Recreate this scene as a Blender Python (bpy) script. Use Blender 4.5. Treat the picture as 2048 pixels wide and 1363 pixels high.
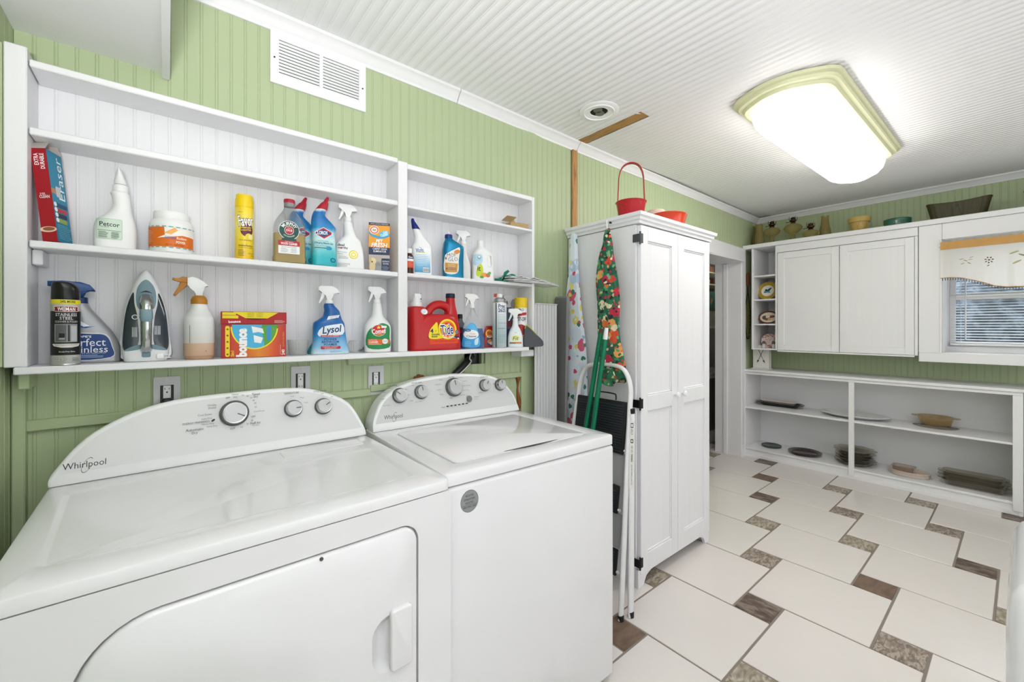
import bpy, bmesh, math, random
from mathutils import Vector, Matrix
random.seed(7)
R = math.radians
for o in list(bpy.data.objects): bpy.data.objects.remove(o)
SC = bpy.context.scene
C = SC.collection
# ------------------------------------------------------------------ camera
cam = bpy.data.cameras.new('camera'); camo = bpy.data.objects.new('camera', cam); C.objects.link(camo)
cam.sensor_width = 36; cam.lens = 840 / 2048 * 36; cam.shift_y = -28.0 / 2048; cam.clip_start = .02
camo.location = (0, -1.70, 1.317); camo.rotation_euler = (R(90), 0, R(50.6 - 90))
SC.camera = camo
# ------------------------------------------------------------------ world, lights, exposure
FILL_UPLIGHT = 82.0  # power of the added uplight behind the camera
FILL_LAMP = 2.1  # brightness of the added, unseen overhead fixture
LAMP = 12.5          # brightness of the lamp diffusers
SC.view_settings.view_transform = 'Standard'; SC.view_settings.look = 'None'
SC.view_settings.exposure = -0.38; SC.view_settings.gamma = 1; SC.view_settings.use_curve_mapping = False
w = bpy.data.worlds.new('sky'); SC.world = w; w.use_nodes = True
bg = w.node_tree.nodes['Background']; bg.inputs[0].default_value = (.80, .90, 1, 1); bg.inputs[1].default_value = 9.5
def area_light(name, loc, rot, sx, sy, power, col):
    l = bpy.data.lights.new(name, 'AREA'); l.shape = 'RECTANGLE'; l.size = sx; l.size_y = sy; l.energy = power; l.color = col
    o = bpy.data.objects.new(name, l); C.objects.link(o); o.location = loc; o.rotation_euler = rot; return o
# added fill lights for unseen daylight; no windows are modelled around them
area_light('added_fill_light', (-1.56, -2.05, 1.45), (R(97), 0, R(-90)), 1.5, 1.4, 9.5, (.97, .98, 1))
area_light('added_fill_light', (1.6, -3.58, 1.50), (R(97), 0, 0), 2.4, 1.4, 17, (.97, .98, 1))
area_light('added_fill_light', (3.7, -3.58, 1.50), (R(97), 0, 0), 1.6, 1.4, 15, (.97, .98, 1))
# ------------------------------------------------------------------ materials
def lin(h):
    if isinstance(h, str):
        h = h.lstrip('#'); c = [int(h[i:i+2], 16) / 255 for i in (0, 2, 4)]
    else: c = list(h)
    return tuple(x / 12.92 if x <= .04045 else ((x + .055) / 1.055) ** 2.4 for x in c) + (1,)
MATS = {}
def mat(name, col, rough=.5, metal=0, trans=0, ior=1.45, coat=0, emit=0, alpha=1, spec=.5, bump=0, bscale=40, var=0, vscale=8, stretch=None, sss=0):
    """plain procedural material: base colour with a noise variation and a fine noise relief"""
    if name in MATS: return MATS[name]
    m = bpy.data.materials.new(name); m.use_nodes = True; nt = m.node_tree; b = nt.nodes['Principled BSDF']
    c = lin(col); b.inputs['Base Color'].default_value = c; b.inputs['Roughness'].default_value = rough
    b.inputs['Metallic'].default_value = metal; b.inputs['Transmission Weight'].default_value = trans; b.inputs['IOR'].default_value = ior
    b.inputs['Coat Weight'].default_value = coat; b.inputs['Specular IOR Level'].default_value = spec; b.inputs['Alpha'].default_value = alpha
    if emit: b.inputs['Emission Color'].default_value = c; b.inputs['Emission Strength'].default_value = emit
    if bump or var:
        tc = nt.nodes.new('ShaderNodeTexCoord'); mp = nt.nodes.new('ShaderNodeMapping'); nt.links.new(tc.outputs['Object'], mp.inputs[0])
        if stretch: mp.inputs['Scale'].default_value = stretch
    if var:
        n = nt.nodes.new('ShaderNodeTexNoise'); n.inputs['Scale'].default_value = vscale; n.inputs['Detail'].default_value = 4; nt.links.new(mp.outputs[0], n.inputs[0])
        mx = nt.nodes.new('ShaderNodeMix'); mx.data_type = 'RGBA'; nt.links.new(n.outputs[0], mx.inputs[0])
        mx.inputs[6].default_value = tuple(min(1, x * (1 + var)) for x in c[:3]) + (1,); mx.inputs[7].default_value = tuple(x * (1 - var) for x in c[:3]) + (1,)
        nt.links.new(mx.outputs[2], b.inputs['Base Color'])
    if bump:
        n2 = nt.nodes.new('ShaderNodeTexNoise'); n2.inputs['Scale'].default_value = bscale; n2.inputs['Detail'].default_value = 3; nt.links.new(mp.outputs[0], n2.inputs[0])
        bp = nt.nodes.new('ShaderNodeBump'); bp.inputs['Strength'].default_value = bump; bp.inputs['Distance'].default_value = .01
        nt.links.new(n2.outputs[0], bp.inputs['Height']); nt.links.new(bp.outputs[0], b.inputs['Normal'])
    MATS[name] = m; return m
def ink(h, rough=.45): return mat('ink_' + h.strip('#'), h, rough)
def ramp_mat(name, stops, scale, rough=.5, detail=6, stretch=None, kind='noise', bump=0, distort=0, coat=0):
    """procedural material: a noise, voronoi or wave pattern through a colour ramp"""
    if name in MATS: return MATS[name]
    m = bpy.data.materials.new(name); m.use_nodes = True; nt = m.node_tree; b = nt.nodes['Principled BSDF']
    b.inputs['Roughness'].default_value = rough; b.inputs['Coat Weight'].default_value = coat
    tc = nt.nodes.new('ShaderNodeTexCoord'); mp = nt.nodes.new('ShaderNodeMapping'); nt.links.new(tc.outputs['Object'], mp.inputs[0])
    if stretch: mp.inputs['Scale'].default_value = stretch
    if kind == 'noise':
        n = nt.nodes.new('ShaderNodeTexNoise'); n.inputs['Detail'].default_value = detail; n.inputs['Distortion'].default_value = distort; out = n.outputs[0]
    elif kind == 'voronoi':
        n = nt.nodes.new('ShaderNodeTexVoronoi'); sp = nt.nodes.new('ShaderNodeSeparateColor'); nt.links.new(n.outputs['Color'], sp.inputs[0]); out = sp.outputs[0]
    n.inputs['Scale'].default_value = scale; nt.links.new(mp.outputs[0], n.inputs[0])
    r = nt.nodes.new('ShaderNodeValToRGB'); r.color_ramp.interpolation = 'CONSTANT' if kind == 'voronoi' else 'LINEAR'
    e = r.color_ramp.elements
    while len(e) < len(stops): e.new(.5)
    for i, (p, c) in enumerate(stops): e[i].position = p; e[i].color = lin(c)
    nt.links.new(out, r.inputs[0]); nt.links.new(r.outputs[0], b.inputs['Base Color'])
    if bump:
        bp = nt.nodes.new('ShaderNodeBump'); bp.inputs['Strength'].default_value = bump; bp.inputs['Distance'].default_value = .005
        nt.links.new(out, bp.inputs['Height']); nt.links.new(bp.outputs[0], b.inputs['Normal'])
    MATS[name] = m; return m
WHITE = mat('white_paint', '#e9e9ea', .38, bump=.06, bscale=60, var=.015, vscale=5)
WOOD_WHITE = mat('white_brushed_paint', '#e9e9eb', .42, bump=.04, bscale=30, var=.03, vscale=6, stretch=(6, 6, .5))
CEIL = mat('ceiling_paint', '#ececed', .5)
GREEN = mat('green_paint', '#b3c199', .42, bump=.04, bscale=25, var=.025, vscale=7, stretch=(3, 3, .4))
ENAMEL = mat('white_enamel', '#e4e4e5', .16, coat=.3)
PLASTIC = mat('white_plastic', '#eff0f0', .3)
GREY_PANEL = mat('silver_grey_panel', '#cfd0d0', .3)
CHROME = mat('chrome', '#d8d8d8', .12, 1)
STEEL = mat('satin_metal', '#c2c3c4', .28, 1)
BLACK = mat('black_plastic', '#121212', .35)
IRON = mat('black_iron', '#1a1a1a', .5, .4)
WOODRAW = ramp_mat('raw_pine', [(.3, '#7d5a30'), (.5, '#b58a4e'), (.7, '#8f6a38')], 6, .6, stretch=(8, 1, 1), distort=.5)
WOODRAWZ = ramp_mat('raw_pine_upright', [(.3, '#8a6034'), (.5, '#c09257'), (.7, '#98703c')], 6, .6, stretch=(8, 8, 1), distort=.6)
GROUT = mat('grout', '#8b8178', .85)
TILE = mat('cream_tile', '#e0dad5', .22, bump=.12, bscale=14, var=.03, vscale=4)
STONE = ramp_mat('brown_stone', [(.25, '#4b3f38'), (.45, '#85776b'), (.6, '#b3a799'), (.75, '#6b5d53')], 22, .45, detail=8, stretch=(1, 2.2, 1), distort=1.2, bump=.3)
# ------------------------------------------------------------------ object helpers
def link(name, me, m=None, parent=None, loc=None, rot=None, smooth=35):
    if m is not None:
        for x in (m if isinstance(m, (list, tuple)) else [m]): me.materials.append(x)
    if smooth:
        me.shade_smooth(); me.set_sharp_from_angle(angle=R(smooth))
    o = bpy.data.objects.new(name, me); C.objects.link(o)
    if parent: o.parent = parent
    if loc: o.location = loc
    if rot: o.rotation_euler = rot
    return o
def obj(name, bm, m=None, parent=None, loc=None, rot=None, smooth=35):
    bmesh.ops.recalc_face_normals(bm, faces=bm.faces)
    me = bpy.data.meshes.new(name); bm.to_mesh(me); bm.free()
    return link(name, me, m, parent, loc, rot, smooth)
def thing(name, label, cat, loc=(0, 0, 0), rz=0, group=None):
    o = bpy.data.objects.new(name, None); C.objects.link(o); o.empty_display_size = .05
    o.location = loc; o.rotation_euler = (0, 0, R(rz)); return tag(o, label, cat, group)
def tag(o, label, cat, group=None):
    o['label'] = label; o['category'] = cat
    if group: o['group'] = group
    return o
def struct(o, label=None):
    o['kind'] = 'structure'
    if label: o['label'] = label
    return o
def new(): return bmesh.new()
def box(bm, x0, x1, y0, y1, z0, z1, bev=0, seg=1):
    r = bmesh.ops.create_cube(bm, size=1)
    for v in r['verts']:
        v.co = Vector(((x0 + x1) / 2 + v.co.x * (x1 - x0), (y0 + y1) / 2 + v.co.y * (y1 - y0), (z0 + z1) / 2 + v.co.z * (z1 - z0)))
    if bev:
        es = list({e for v in r['verts'] for e in v.link_edges}); bmesh.ops.bevel(bm, geom=es, offset=bev, segments=seg, affect='EDGES', profile=.5)
    return bm
def bx(name, m, parent, x0, x1, y0, y1, z0, z1, bev=.002, seg=1): return obj(name, box(new(), x0, x1, y0, y1, z0, z1, bev, seg), m, parent)
def ring_loft(bm, rings, cap=True, closed=True):
    """skin a list of rings, each with the same number of points"""
    vr = [[bm.verts.new(p) for p in r] for r in rings]; n = len(vr[0])
    for a, b in zip(vr, vr[1:]):
        for i in range(n if closed else n - 1):
            j = (i + 1) % n
            try: bm.faces.new((a[i], a[j], b[j], b[i]))
            except ValueError: pass
    if cap:
        for r in (vr[0], vr[-1]):
            try: bm.faces.new(r)
            except ValueError: pass
    return bm
def lathe(bm, prof, n=24, cx=0, cy=0, z0=0, axis='z', sx=1, sy=1, cap=True):
    rings = []
    for r, z in prof:
        r = max(r, 1e-4)
        if axis == 'z': rings.append([(cx + sx * r * math.cos(2 * math.pi * i / n), cy + sy * r * math.sin(2 * math.pi * i / n), z0 + z) for i in range(n)])
        elif axis == 'y': rings.append([(cx + r * math.cos(2 * math.pi * i / n), cy + z, z0 + r * math.sin(2 * math.pi * i / n)) for i in range(n)])
        else: rings.append([(cx + z, cy + r * math.cos(2 * math.pi * i / n), z0 + r * math.sin(2 * math.pi * i / n)) for i in range(n)])
    return ring_loft(bm, rings, cap)
def cyl(bm, r, z0, z1, n=20, cx=0, cy=0, axis='z', r2=None): return lathe(bm, [(r, z0), (r if r2 is None else r2, z1)], n, cx, cy, 0, axis) if axis == 'z' else lathe(bm, [(r, z0), (r if r2 is None else r2, z1)], n, cx, cy, 0, axis)
def prism(bm, pts, d0, d1, axis='y', bev=0, seg=2):
    """extrude a 2-D outline; axis y: pts are (x,z); x: (y,z); z: (x,y)"""
    f = {'y': lambda p, d: (p[0], d, p[1]), 'x': lambda p, d: (d, p[0], p[1]), 'z': lambda p, d: (p[0], p[1], d)}[axis]
    a = [bm.verts.new(f(p, d0)) for p in pts]; b = [bm.verts.new(f(p, d1)) for p in pts]; n = len(pts)
    fs = [bm.faces.new(a), bm.faces.new(b)]
    for i in range(n): fs.append(bm.faces.new((a[i], a[(i + 1) % n], b[(i + 1) % n], b[i])))
    if bev:
        es = [e for f_ in fs[:2] for e in f_.edges]; bmesh.ops.bevel(bm, geom=list(set(es)), offset=bev, segments=seg, affect='EDGES', profile=.5)
    return bm
def smooth_pts(pts, n=6, closed=True):
    """Catmull-Rom through 2-D or 3-D points"""
    out = []; N = len(pts); P = [Vector(p) for p in pts]
    for i in range(N if closed else N - 1):
        g = lambda k: P[k % N] if closed else P[min(max(k, 0), N - 1)]
        p0, p1, p2, p3 = g(i - 1), g(i), g(i + 1), g(i + 2)
        for k in range(n):
            t = k / n
            out.append(.5 * ((2 * p1) + (p2 - p0) * t + (2 * p0 - 5 * p1 + 4 * p2 - p3) * t * t + (3 * p1 - p0 - 3 * p2 + p3) * t ** 3))
    if not closed: out.append(P[-1])
    return [tuple(p) for p in out]
def round_rect(x0, x1, z0, z1, r, n=6):
    out = []
    rr = r if isinstance(r, (list, tuple)) else [r] * 4   # bottom-left, bottom-right, top-right, top-left
    for (cx, cz, a0, q) in ((x0 + rr[0], z0 + rr[0], 180, rr[0]), (x1 - rr[1], z0 + rr[1], 270, rr[1]), (x1 - rr[2], z1 - rr[2], 0, rr[2]), (x0 + rr[3], z1 - rr[3], 90, rr[3])):
        for k in range(n + 1):
            a = R(a0 + 90 * k / n); out.append((cx + q * math.cos(a), cz + q * math.sin(a)))
    return out
def tube(bm, path, r, n=8, cap=True, flat=1.0):
    """sweep a circle (or a flattened one) along a 3-D path"""
    P = [Vector(p) for p in path]; rings = []; up = None
    for i, p in enumerate(P):
        t = (P[min(i + 1, len(P) - 1)] - P[max(i - 1, 0)]).normalized()
        if up is None:
            up = Vector((0, 0, 1)) if abs(t.z) < .9 else Vector((0, 1, 0))
        s = t.cross(up).normalized(); u2 = s.cross(t).normalized(); up = u2
        rr = r[i] if isinstance(r, (list, tuple)) else r
        rings.append([p + s * rr * math.cos(2 * math.pi * k / n) + u2 * rr * flat * math.sin(2 * math.pi * k / n) for k in range(n)])
    return ring_loft(bm, rings, cap)
def dup(root, loc, rz, label=None, group=None):
    r = root.copy(); C.objects.link(r); r.location = loc; r.rotation_euler = (0, 0, R(rz))
    if label: r['label'] = label
    if group: r['group'] = group
    for ch in list(root.children):
        c = ch.copy(); C.objects.link(c); c.parent = r
        for g in ch.children:
            d = g.copy(); C.objects.link(d); d.parent = c
    return r
# ---- lofted containers: sections (z, cx, half width, half depth, squareness); squareness 2 = oval, 6 = box with round corners
class Loft:
    def __init__(s, secs, sub=5, n=32, cy=0):
        s.n = n; s.cy = cy
        z = [q[0] for q in secs]
        s.S = [tuple(q) for q in smooth_pts([q[:5] for q in [tuple(map(float, x)) for x in secs]], 1, False)] if sub <= 1 else s._sub(secs, sub)
    def _sub(s, secs, sub):
        out = []
        for i in range(len(secs) - 1):
            p0, p1, p2, p3 = secs[max(i - 1, 0)], secs[i], secs[i + 1], secs[min(i + 2, len(secs) - 1)]
            for k in range(sub):
                t = k / sub; q = []
                for a, b, c, d in zip(p0, p1, p2, p3):
                    # monotone-ish cubic: limit tangents
                    m1 = (c - a) / 2; m2 = (d - b) / 2; dl = c - b
                    m1 = max(-3 * abs(dl), min(3 * abs(dl), m1)) if dl * m1 > 0 else 0
                    m2 = max(-3 * abs(dl), min(3 * abs(dl), m2)) if dl * m2 > 0 else 0
                    q.append((2 * t**3 - 3 * t**2 + 1) * b + (t**3 - 2 * t**2 + t) * m1 + (-2 * t**3 + 3 * t**2) * c + (t**3 - t**2) * m2)
                out.append(tuple(q))
        out.append(tuple(map(float, secs[-1]))); return out
    def mesh(s, bm=None):
        bm = bm or new(); rings = []
        for z, cx, a, b, e in s.S:
            r = []
            for k in range(s.n):
                t = 2 * math.pi * (k + .5) / s.n; ct, st = math.cos(t), math.sin(t)
                r.append((cx + a * math.copysign(abs(ct) ** (2 / e), ct), s.cy + b * math.copysign(abs(st) ** (2 / e), st), z))
            rings.append(r)
        return ring_loft(bm, rings)
    def at(s, z):
        S = s.S
        if z <= S[0][0]: return S[0]
        for p, q in zip(S, S[1:]):
            if p[0] <= z <= q[0] and q[0] > p[0]:
                t = (z - p[0]) / (q[0] - p[0]); return tuple(x + (y - x) * t for x, y in zip(p, q))
        return S[-1]
    def front(s, u, v, off):
        """point on the front (-y) skin at x=u, z=v, lifted by off"""
        z, cx, a, b, e = s.at(v); t = min(abs((u - cx) / max(a, 1e-5)), .999)
        y = s.cy - b * (1 - t ** e) ** (1 / e)
        nx = math.copysign(t ** (e - 1) / a, u - cx); ny = -max((abs(y - s.cy) / b), 1e-3) ** (e - 1) / b; L = math.hypot(nx, ny)
        return (u + off * nx / L, y + off * ny / L, v)
    def wrap(s, u, v, off):
        """the same for round cans: u is the arc length from the front centre"""
        z, cx, a, b, e = s.at(v); t = u / a
        return (cx + (a + off) * math.sin(t), s.cy - (b + off) * math.cos(t), v)
def flat_front(y): return lambda u, v, off: (u, y - off, v)
# ---- printed labels: flat shapes and lettering laid on a surface map (u, v, lift) -> point
_TXT = {}
def text_poly(s, size, bold=0, shear=0, sp=1.0, sx=1.0):
    k = (s, bold, shear, sp)
    if k not in _TXT:
        c = bpy.data.curves.new('t', 'FONT'); c.body = s; c.size = 1; c.offset = bold; c.shear = shear; c.space_character = sp
        c.align_x = 'CENTER'; c.align_y = 'CENTER'; c.resolution_u = 2; c.fill_mode = 'FRONT'
        o = bpy.data.objects.new('t', c); C.objects.link(o); bpy.context.view_layer.update()
        me = bpy.data.meshes.new_from_object(o); bpy.data.objects.remove(o); bpy.data.curves.remove(c)
        _TXT[k] = ([tuple(v.co[:2]) for v in me.vertices], [tuple(p.vertices) for p in me.polygons]); bpy.data.meshes.remove(me)
    V, F = _TXT[k]
    if not V: return [], []
    x0 = min(p[0] for p in V); x1 = max(p[0] for p in V); y0 = min(p[1] for p in V); y1 = max(p[1] for p in V)
    cx, cy = (x0 + x1) / 2, (y0 + y1) / 2
    return [((x - cx) * size * sx, (y - cy) * size) for x, y in V], F
def fit_text(s, wid, hei, **k):
    V, F = text_poly(s, 1, **k)
    if not V: return V, F
    k0 = dict(k); k0['bold'] = 0; V0 = V; V1, _ = text_poly(s, 1, **k0)
    V = V1
    W = max(p[0] for p in V) - min(p[0] for p in V); H = max(p[1] for p in V) - min(p[1] for p in V)
    return [(x * wid / W, y * hei / H) for x, y in V0], F
class Print:
    """collects coloured shapes (for the label part) and lettering (for its sub-part)"""
    def __init__(s, fmap, step=.006): s.f = fmap; s.step = step; s.parts = {0: [], 1: []}; s.lay = 0
    def _add(s, V, F, col, lettering):
        s.lay += 1; s.parts[lettering].append((V, F, col, .0004 + s.lay * .00012))
    def poly(s, pts, col, lettering=0): s._add(list(pts), [tuple(range(len(pts)))], col, lettering); return s
    def rect(s, x0, x1, z0, z1, col, r=0, lettering=0): return s.poly(round_rect(x0, x1, z0, z1, r, 4) if r else [(x0, z0), (x1, z0), (x1, z1), (x0, z1)], col, lettering)
    def ell(s, cx, cz, a, b, col, n=28, lettering=0, rot=0):
        c, q = math.cos(R(rot)), math.sin(R(rot)); P = [(a * math.cos(2 * math.pi * i / n), b * math.sin(2 * math.pi * i / n)) for i in range(n)]
        return s.poly([(cx + x * c - y * q, cz + x * q + y * c) for x, y in P], col, lettering)
    def text(s, t, cx, cz, wid, hei, col, rot=0, arc=0, **k):
        V, F = fit_text(t, wid, hei, **k)
        if arc:      # bend round a circle of radius |arc| above (+) or below (-)
            V = [((arc + y) * math.sin(x / arc), (arc + y) * math.cos(x / arc) - arc) for x, y in V]
        if rot:
            c, q = math.cos(R(rot)), math.sin(R(rot)); V = [(x * c - y * q, x * q + y * c) for x, y in V]
        s._add([(x + cx, y + cz) for x, y in V], F, col, 1); return s
    def lines(s, cx, cz, wid, n, pitch, col, h=.0012, seed=1):
        rn = random.Random(seed)
        for i in range(n):
            q = wid * rn.uniform(.72, 1); x = cx - wid / 2
            s._add([(x, cz - i * pitch), (x + q, cz - i * pitch), (x + q, cz - i * pitch + h), (x, cz - i * pitch + h)], [(0, 1, 2, 3)], col, 1)
        return s
    def build(s, parent, name='label', lname='lettering'):
        out = None
        for which, nm in ((0, name), (1, lname)):
            if not s.parts[which]: continue
            bm = new(); cols = []
            for V, F, col, off in s.parts[which]:
                if col not in cols: cols.append(col)
                t = new(); vs = [t.verts.new((x, y, 0)) for x, y in V]
                for f in F:
                    try: t.faces.new([vs[i] for i in f])
                    except ValueError: pass
                if s.step:
                    u0 = min(x for x, y in V); u1 = max(x for x, y in V); z0 = min(y for x, y in V); z1 = max(y for x, y in V)
                    for a, b, nrm, ax in ((u0, u1, (1, 0, 0), 0), (z0, z1, (0, 1, 0), 1)):
                        k = int((b - a) / s.step)
                        for i in range(1, k + 1):
                            p = [0, 0, 0]; p[ax] = a + (b - a) * i / (k + 1)
                            bmesh.ops.bisect_plane(t, geom=t.verts[:] + t.edges[:] + t.faces[:], plane_co=p, plane_no=nrm, dist=1e-7)
                mp = {}
                for v in t.verts: mp[v] = bm.verts.new(s.f(v.co.x, v.co.y, off))
                for f in t.faces:
                    try:
                        nf = bm.faces.new([mp[v] for v in f.verts]); nf.material_index = cols.index(col)
                    except ValueError: pass
                t.free()
            me = bpy.data.meshes.new(nm); bm.to_mesh(me); bm.free()
            o = link(nm, me, [c if not isinstance(c, str) else ink(c) for c in cols], (out if (which and out) else parent), smooth=60)
            if which == 0: out = o
            else: o['kind'] = 'stuff'        # letters too small to pick apart
        return out
# ================================================================== THE ROOM
ZC = 2.425                     # ceiling height over the laundry side; the ceiling climbs a little beyond the old joint
XJ, XS, XE = 1.93, 1.54, 4.98  # ceiling joint, wall seam, far wall
YE = .15                       # the left wall drifts outwards beyond the seam
M1 = YE / (XE - XS); TH = math.atan(M1)
def yw(x): return 0 if x <= XS else (x - XS) * M1
def zc(x): return ZC if x <= XJ else ZC + (x - XJ) * .067 / (XE - XJ)
BW = .0405
# ---- floor: grout bed with large tiles and small stone tiles in a pinwheel pattern
floor = struct(obj('floor', box(new(), -1.6, 6.6, -3.6, 2.2, -.06, -.004), GROUT))
def slab_tile(s): return box(new(), -s / 2, s / 2, -s / 2, s / 2, -.012, 0, .0022)
ta, tb, tg = .475, .161, .0095
big = small = None
for i in range(-9, 10):
    for j in range(-6, 8):
        cx, cy = 2.944 + i * ta + j * tb, -.9035 + i * tb - j * ta
        if not (-1.4 < cx < 5.6 and -3.35 < cy < 1.2): continue
        if cy > .55 and cx < 3.2 or cx < .4 and cy > -.4 or cx < .2: continue
        if big is None: big = obj('tile', slab_tile(ta - tg), TILE, floor, (cx, cy, 0)); small = obj('accent_tile', slab_tile(tb - tg), STONE, floor, (cx + ta / 2 + tb / 2, cy - ta / 2 + tb / 2, 0))
        else:
            o = big.copy(); C.objects.link(o); o.location = (cx, cy, 0); o.rotation_euler = (random.uniform(-.0012, .0012), random.uniform(-.0012, .0012), 0)
            o = small.copy(); C.objects.link(o); o.location = (cx + ta / 2 + tb / 2, cy - ta / 2 + tb / 2, 0)
# each stone tile gets its own piece of the pattern
ST2 = [STONE, ramp_mat('brown_stone_dark', [(.3, '#41352e'), (.5, '#67564b'), (.62, '#8a7c70'), (.8, '#54473f')], 16, .4, detail=8, stretch=(2.5, 1, 1), distort=.8, bump=.3),
       ramp_mat('brown_stone_gold', [(.25, '#5c5040'), (.42, '#8d8170'), (.6, '#bdb4a6'), (.75, '#6f6453')], 14, .4, detail=8, stretch=(1, 2, 1), distort=1.6, bump=.3),
       ramp_mat('brown_stone_plain', [(.3, '#5d4a3d'), (.55, '#7a6453'), (.8, '#67513f')], 9, .4, detail=5, stretch=(1, 3, 1), bump=.2)]
k = 0
meshes = []
for m in ST2:
    me = small.data.copy(); me.materials.clear(); me.materials.append(m); meshes.append(me)
for o in floor.children:
    if o.name.startswith('accent_tile'): o.data = meshes[(k * 7 + k // 3) % 4]; k += 1
# ---- beaded boards
def board_profile(w, k=1):
    return [(u, d * k) for u, d in [(0, -.0018), (.0004, -.0016), (.0010, 0), (w - .0078, 0), (w - .0072, -.0016), (w - .0066, -.0017), (w - .0060, -.0006), (w - .0045, -.0001), (w - .0022, -.0001), (w - .0008, -.0006), (w - .0002, -.0017), (w, -.0018)]]
_BM = {}
def board_mesh(w, L, m, basis):
    """basis: (across, along, outward)"""
    k = (round(w, 4), round(L, 4), m.name, str(basis))
    if k not in _BM:
        bm = new(); a, l, n = [Vector(b) for b in basis]
        P = board_profile(w, .3 if m is CEIL else 1); rows = [[bm.verts.new(a * u + n * d + l * s) for u, d in P] for s in (0, L)]
        for i in range(len(P) - 1): bm.faces.new((rows[0][i], rows[0][i + 1], rows[1][i + 1], rows[1][i]))
        for r in rows: 
            x = [bm.verts.new(a * u - n * .012 + l * (0 if r is rows[0] else L)) for u in (w, 0)]
            bm.faces.new(r + x)
        me = bpy.data.meshes.new('plank'); bmesh.ops.recalc_face_normals(bm, faces=bm.faces); bm.to_mesh(me); bm.free(); me.materials.append(m)
        me.shade_smooth(); me.set_sharp_from_angle(angle=R(50)); _BM[k] = me
    return _BM[k]
def plank(parent, me, loc, rot=(0, 0, 0), name='plank'):
    o = bpy.data.objects.new(name, me); C.objects.link(o); o.parent = parent; o.location = loc; o.rotation_euler = rot; return o
VB = ((1, 0, 0), (0, 0, 1), (0, -1, 0))      # boards standing on the left wall
# ---- left wall: slab with the doorway near the far corner
DX0, DX1, DZ = 3.72, 4.515, 1.99
bm = new()
def wall_seg(bm, x0, x1, z0, z1, t=.10):
    vs = []
    for z in (z0, z1):
        vs.append([bm.verts.new(p) for p in ((x0, yw(x0) + .011, z), (x1, yw(x1) + .011, z), (x1, yw(x1) + t, z), (x0, yw(x0) + t, z))])
    for i in range(4): bm.faces.new((vs[0][i], vs[0][(i + 1) % 4], vs[1][(i + 1) % 4], vs[1][i]))
    bm.faces.new(vs[0]); bm.faces.new(vs[1])
wall_seg(bm, -.42, 1.105, 0, 2.5); wall_seg(bm, 1.105, 1.21, 0, 1.135); wall_seg(bm, 1.105, 1.21, 1.205, 2.5); wall_seg(bm, 1.21, XS, 0, 2.5)
wall_seg(bm, XS, DX0, 0, 2.56, .2); wall_seg(bm, DX0, DX1, DZ, 2.56, .23); wall_seg(bm, DX1, 5.1, 0, 2.56, .23)
wall_left = struct(obj('wall_left', bm, GREEN, smooth=0))
SH0, SH1 = 1.205, 1.985          # the white-painted part behind the shelves
n0 = round((XS + .32) / BW)
for i in range(n0):
    x = -.315 + i * BW
    lo = BW if x + BW < XS else XS - x
    if x < 1.44:
        plank(wall_left, board_mesh(lo, SH1 - SH0, WOOD_WHITE, VB), (x, 0, SH0))
        plank(wall_left, board_mesh(lo, 2.40 - SH1, GREEN, VB), (x, 0, SH1))
        if 1.08 < x < 1.2: plank(wall_left, board_mesh(lo, .436, GREEN, VB), (x, 0, .7))     # ragged opening where the hose goes in
        else: plank(wall_left, board_mesh(lo, SH0 - .6, GREEN, VB), (x, 0, .6))
    else: plank(wall_left, board_mesh(lo, 1.8, GREEN, VB), (x, 0, .6))
x = XS
while x < XE - .005:
    u = XS + (x - XS); w_ = min(BW, (XE - x)); z0 = .8 if x < 1.84 else (1.75 if x < DX1 + .1 else .85)
    if DX0 - .08 < x < DX1 + .08: z0 = 2.10
    if not (1.862 - .02 < x < 1.885): plank(wall_left, board_mesh(w_, 2.50 - z0, GREEN, VB), (x, yw(x), z0), (0, 0, TH))
    x += BW
# bare stud showing between two boards above the wardrobe
struct(bx('trim_1', WOODRAWZ, None, 1.866, 1.910, .002, .012, 1.70, 2.375, .001), 'bare pine strip in a gap of the green wall above the wardrobe')
# ---- battens and trims on the green wall below the shelves
def gtrim(x0, x1, z0, z1, d=.014, y=0): return struct(bx('trim_2', GREEN, None, x0, x1, y - d, y + .003, z0, z1, .003))
gtrim(-.30, .64, 1.036, 1.066); gtrim(.64, 1.46, 1.052, 1.079); gtrim(.55, .815, 1.166, 1.199); gtrim(-.314, -.289, .5, 1.199, .03); gtrim(1.452, 1.54, .6, 1.16, .012)
struct(bx('trim_3', GREEN, None, -.292, -.272, -.09, 0, 1.158, 1.198, .003)); struct(bx('trim_3', WHITE, None, 1.39, 1.475, -.085, 0, 1.166, 1.199, .003))
struct(bx('trim_6', GREEN, None, -.42, -.3105, -.120, -.002, 1.2185, 2.012, .002))
# ---- side wall at the left edge and the boxed soffit over it
struct(obj('hose_hole_shade', box(new(), 1.1055, 1.2095, .035, .2, 1.1355, 1.2045), BLACK, smooth=0), 'black block standing in for the shade inside the hose hole')  # solid black block painted as the dark inside the hole
wb = struct(obj('wall_side', box(new(), -.42, -.325, -1.5, .0, 0, 2.5), GREEN))
for i in range(5): plank(wb, board_mesh(BW, 2.4, GREEN, ((0, 1, 0), (0, 0, 1), (1, 0, 0))), (-.315, -.2 + i * BW, .02))
sf = struct(bx('ceiling_soffit', WHITE, None, -.32, -.010, -1.45, .002, 2.106, 2.43, .002), 'white boxed soffit hanging from the ceiling in the left corner')
bx('edge_strip', WHITE, sf, -.013, .007, -1.45, -.002, 2.088, 2.43, .002)
# ---- ceiling
bm = new(); rows = []
for x in (-1.6, XJ, 6.6):
    z = zc(x) + .012
    rows.append([bm.verts.new(p) for p in ((x, -3.7, z), (x, 2.3, z), (x, 2.3, z + .1), (x, -3.7, z + .1))])
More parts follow.
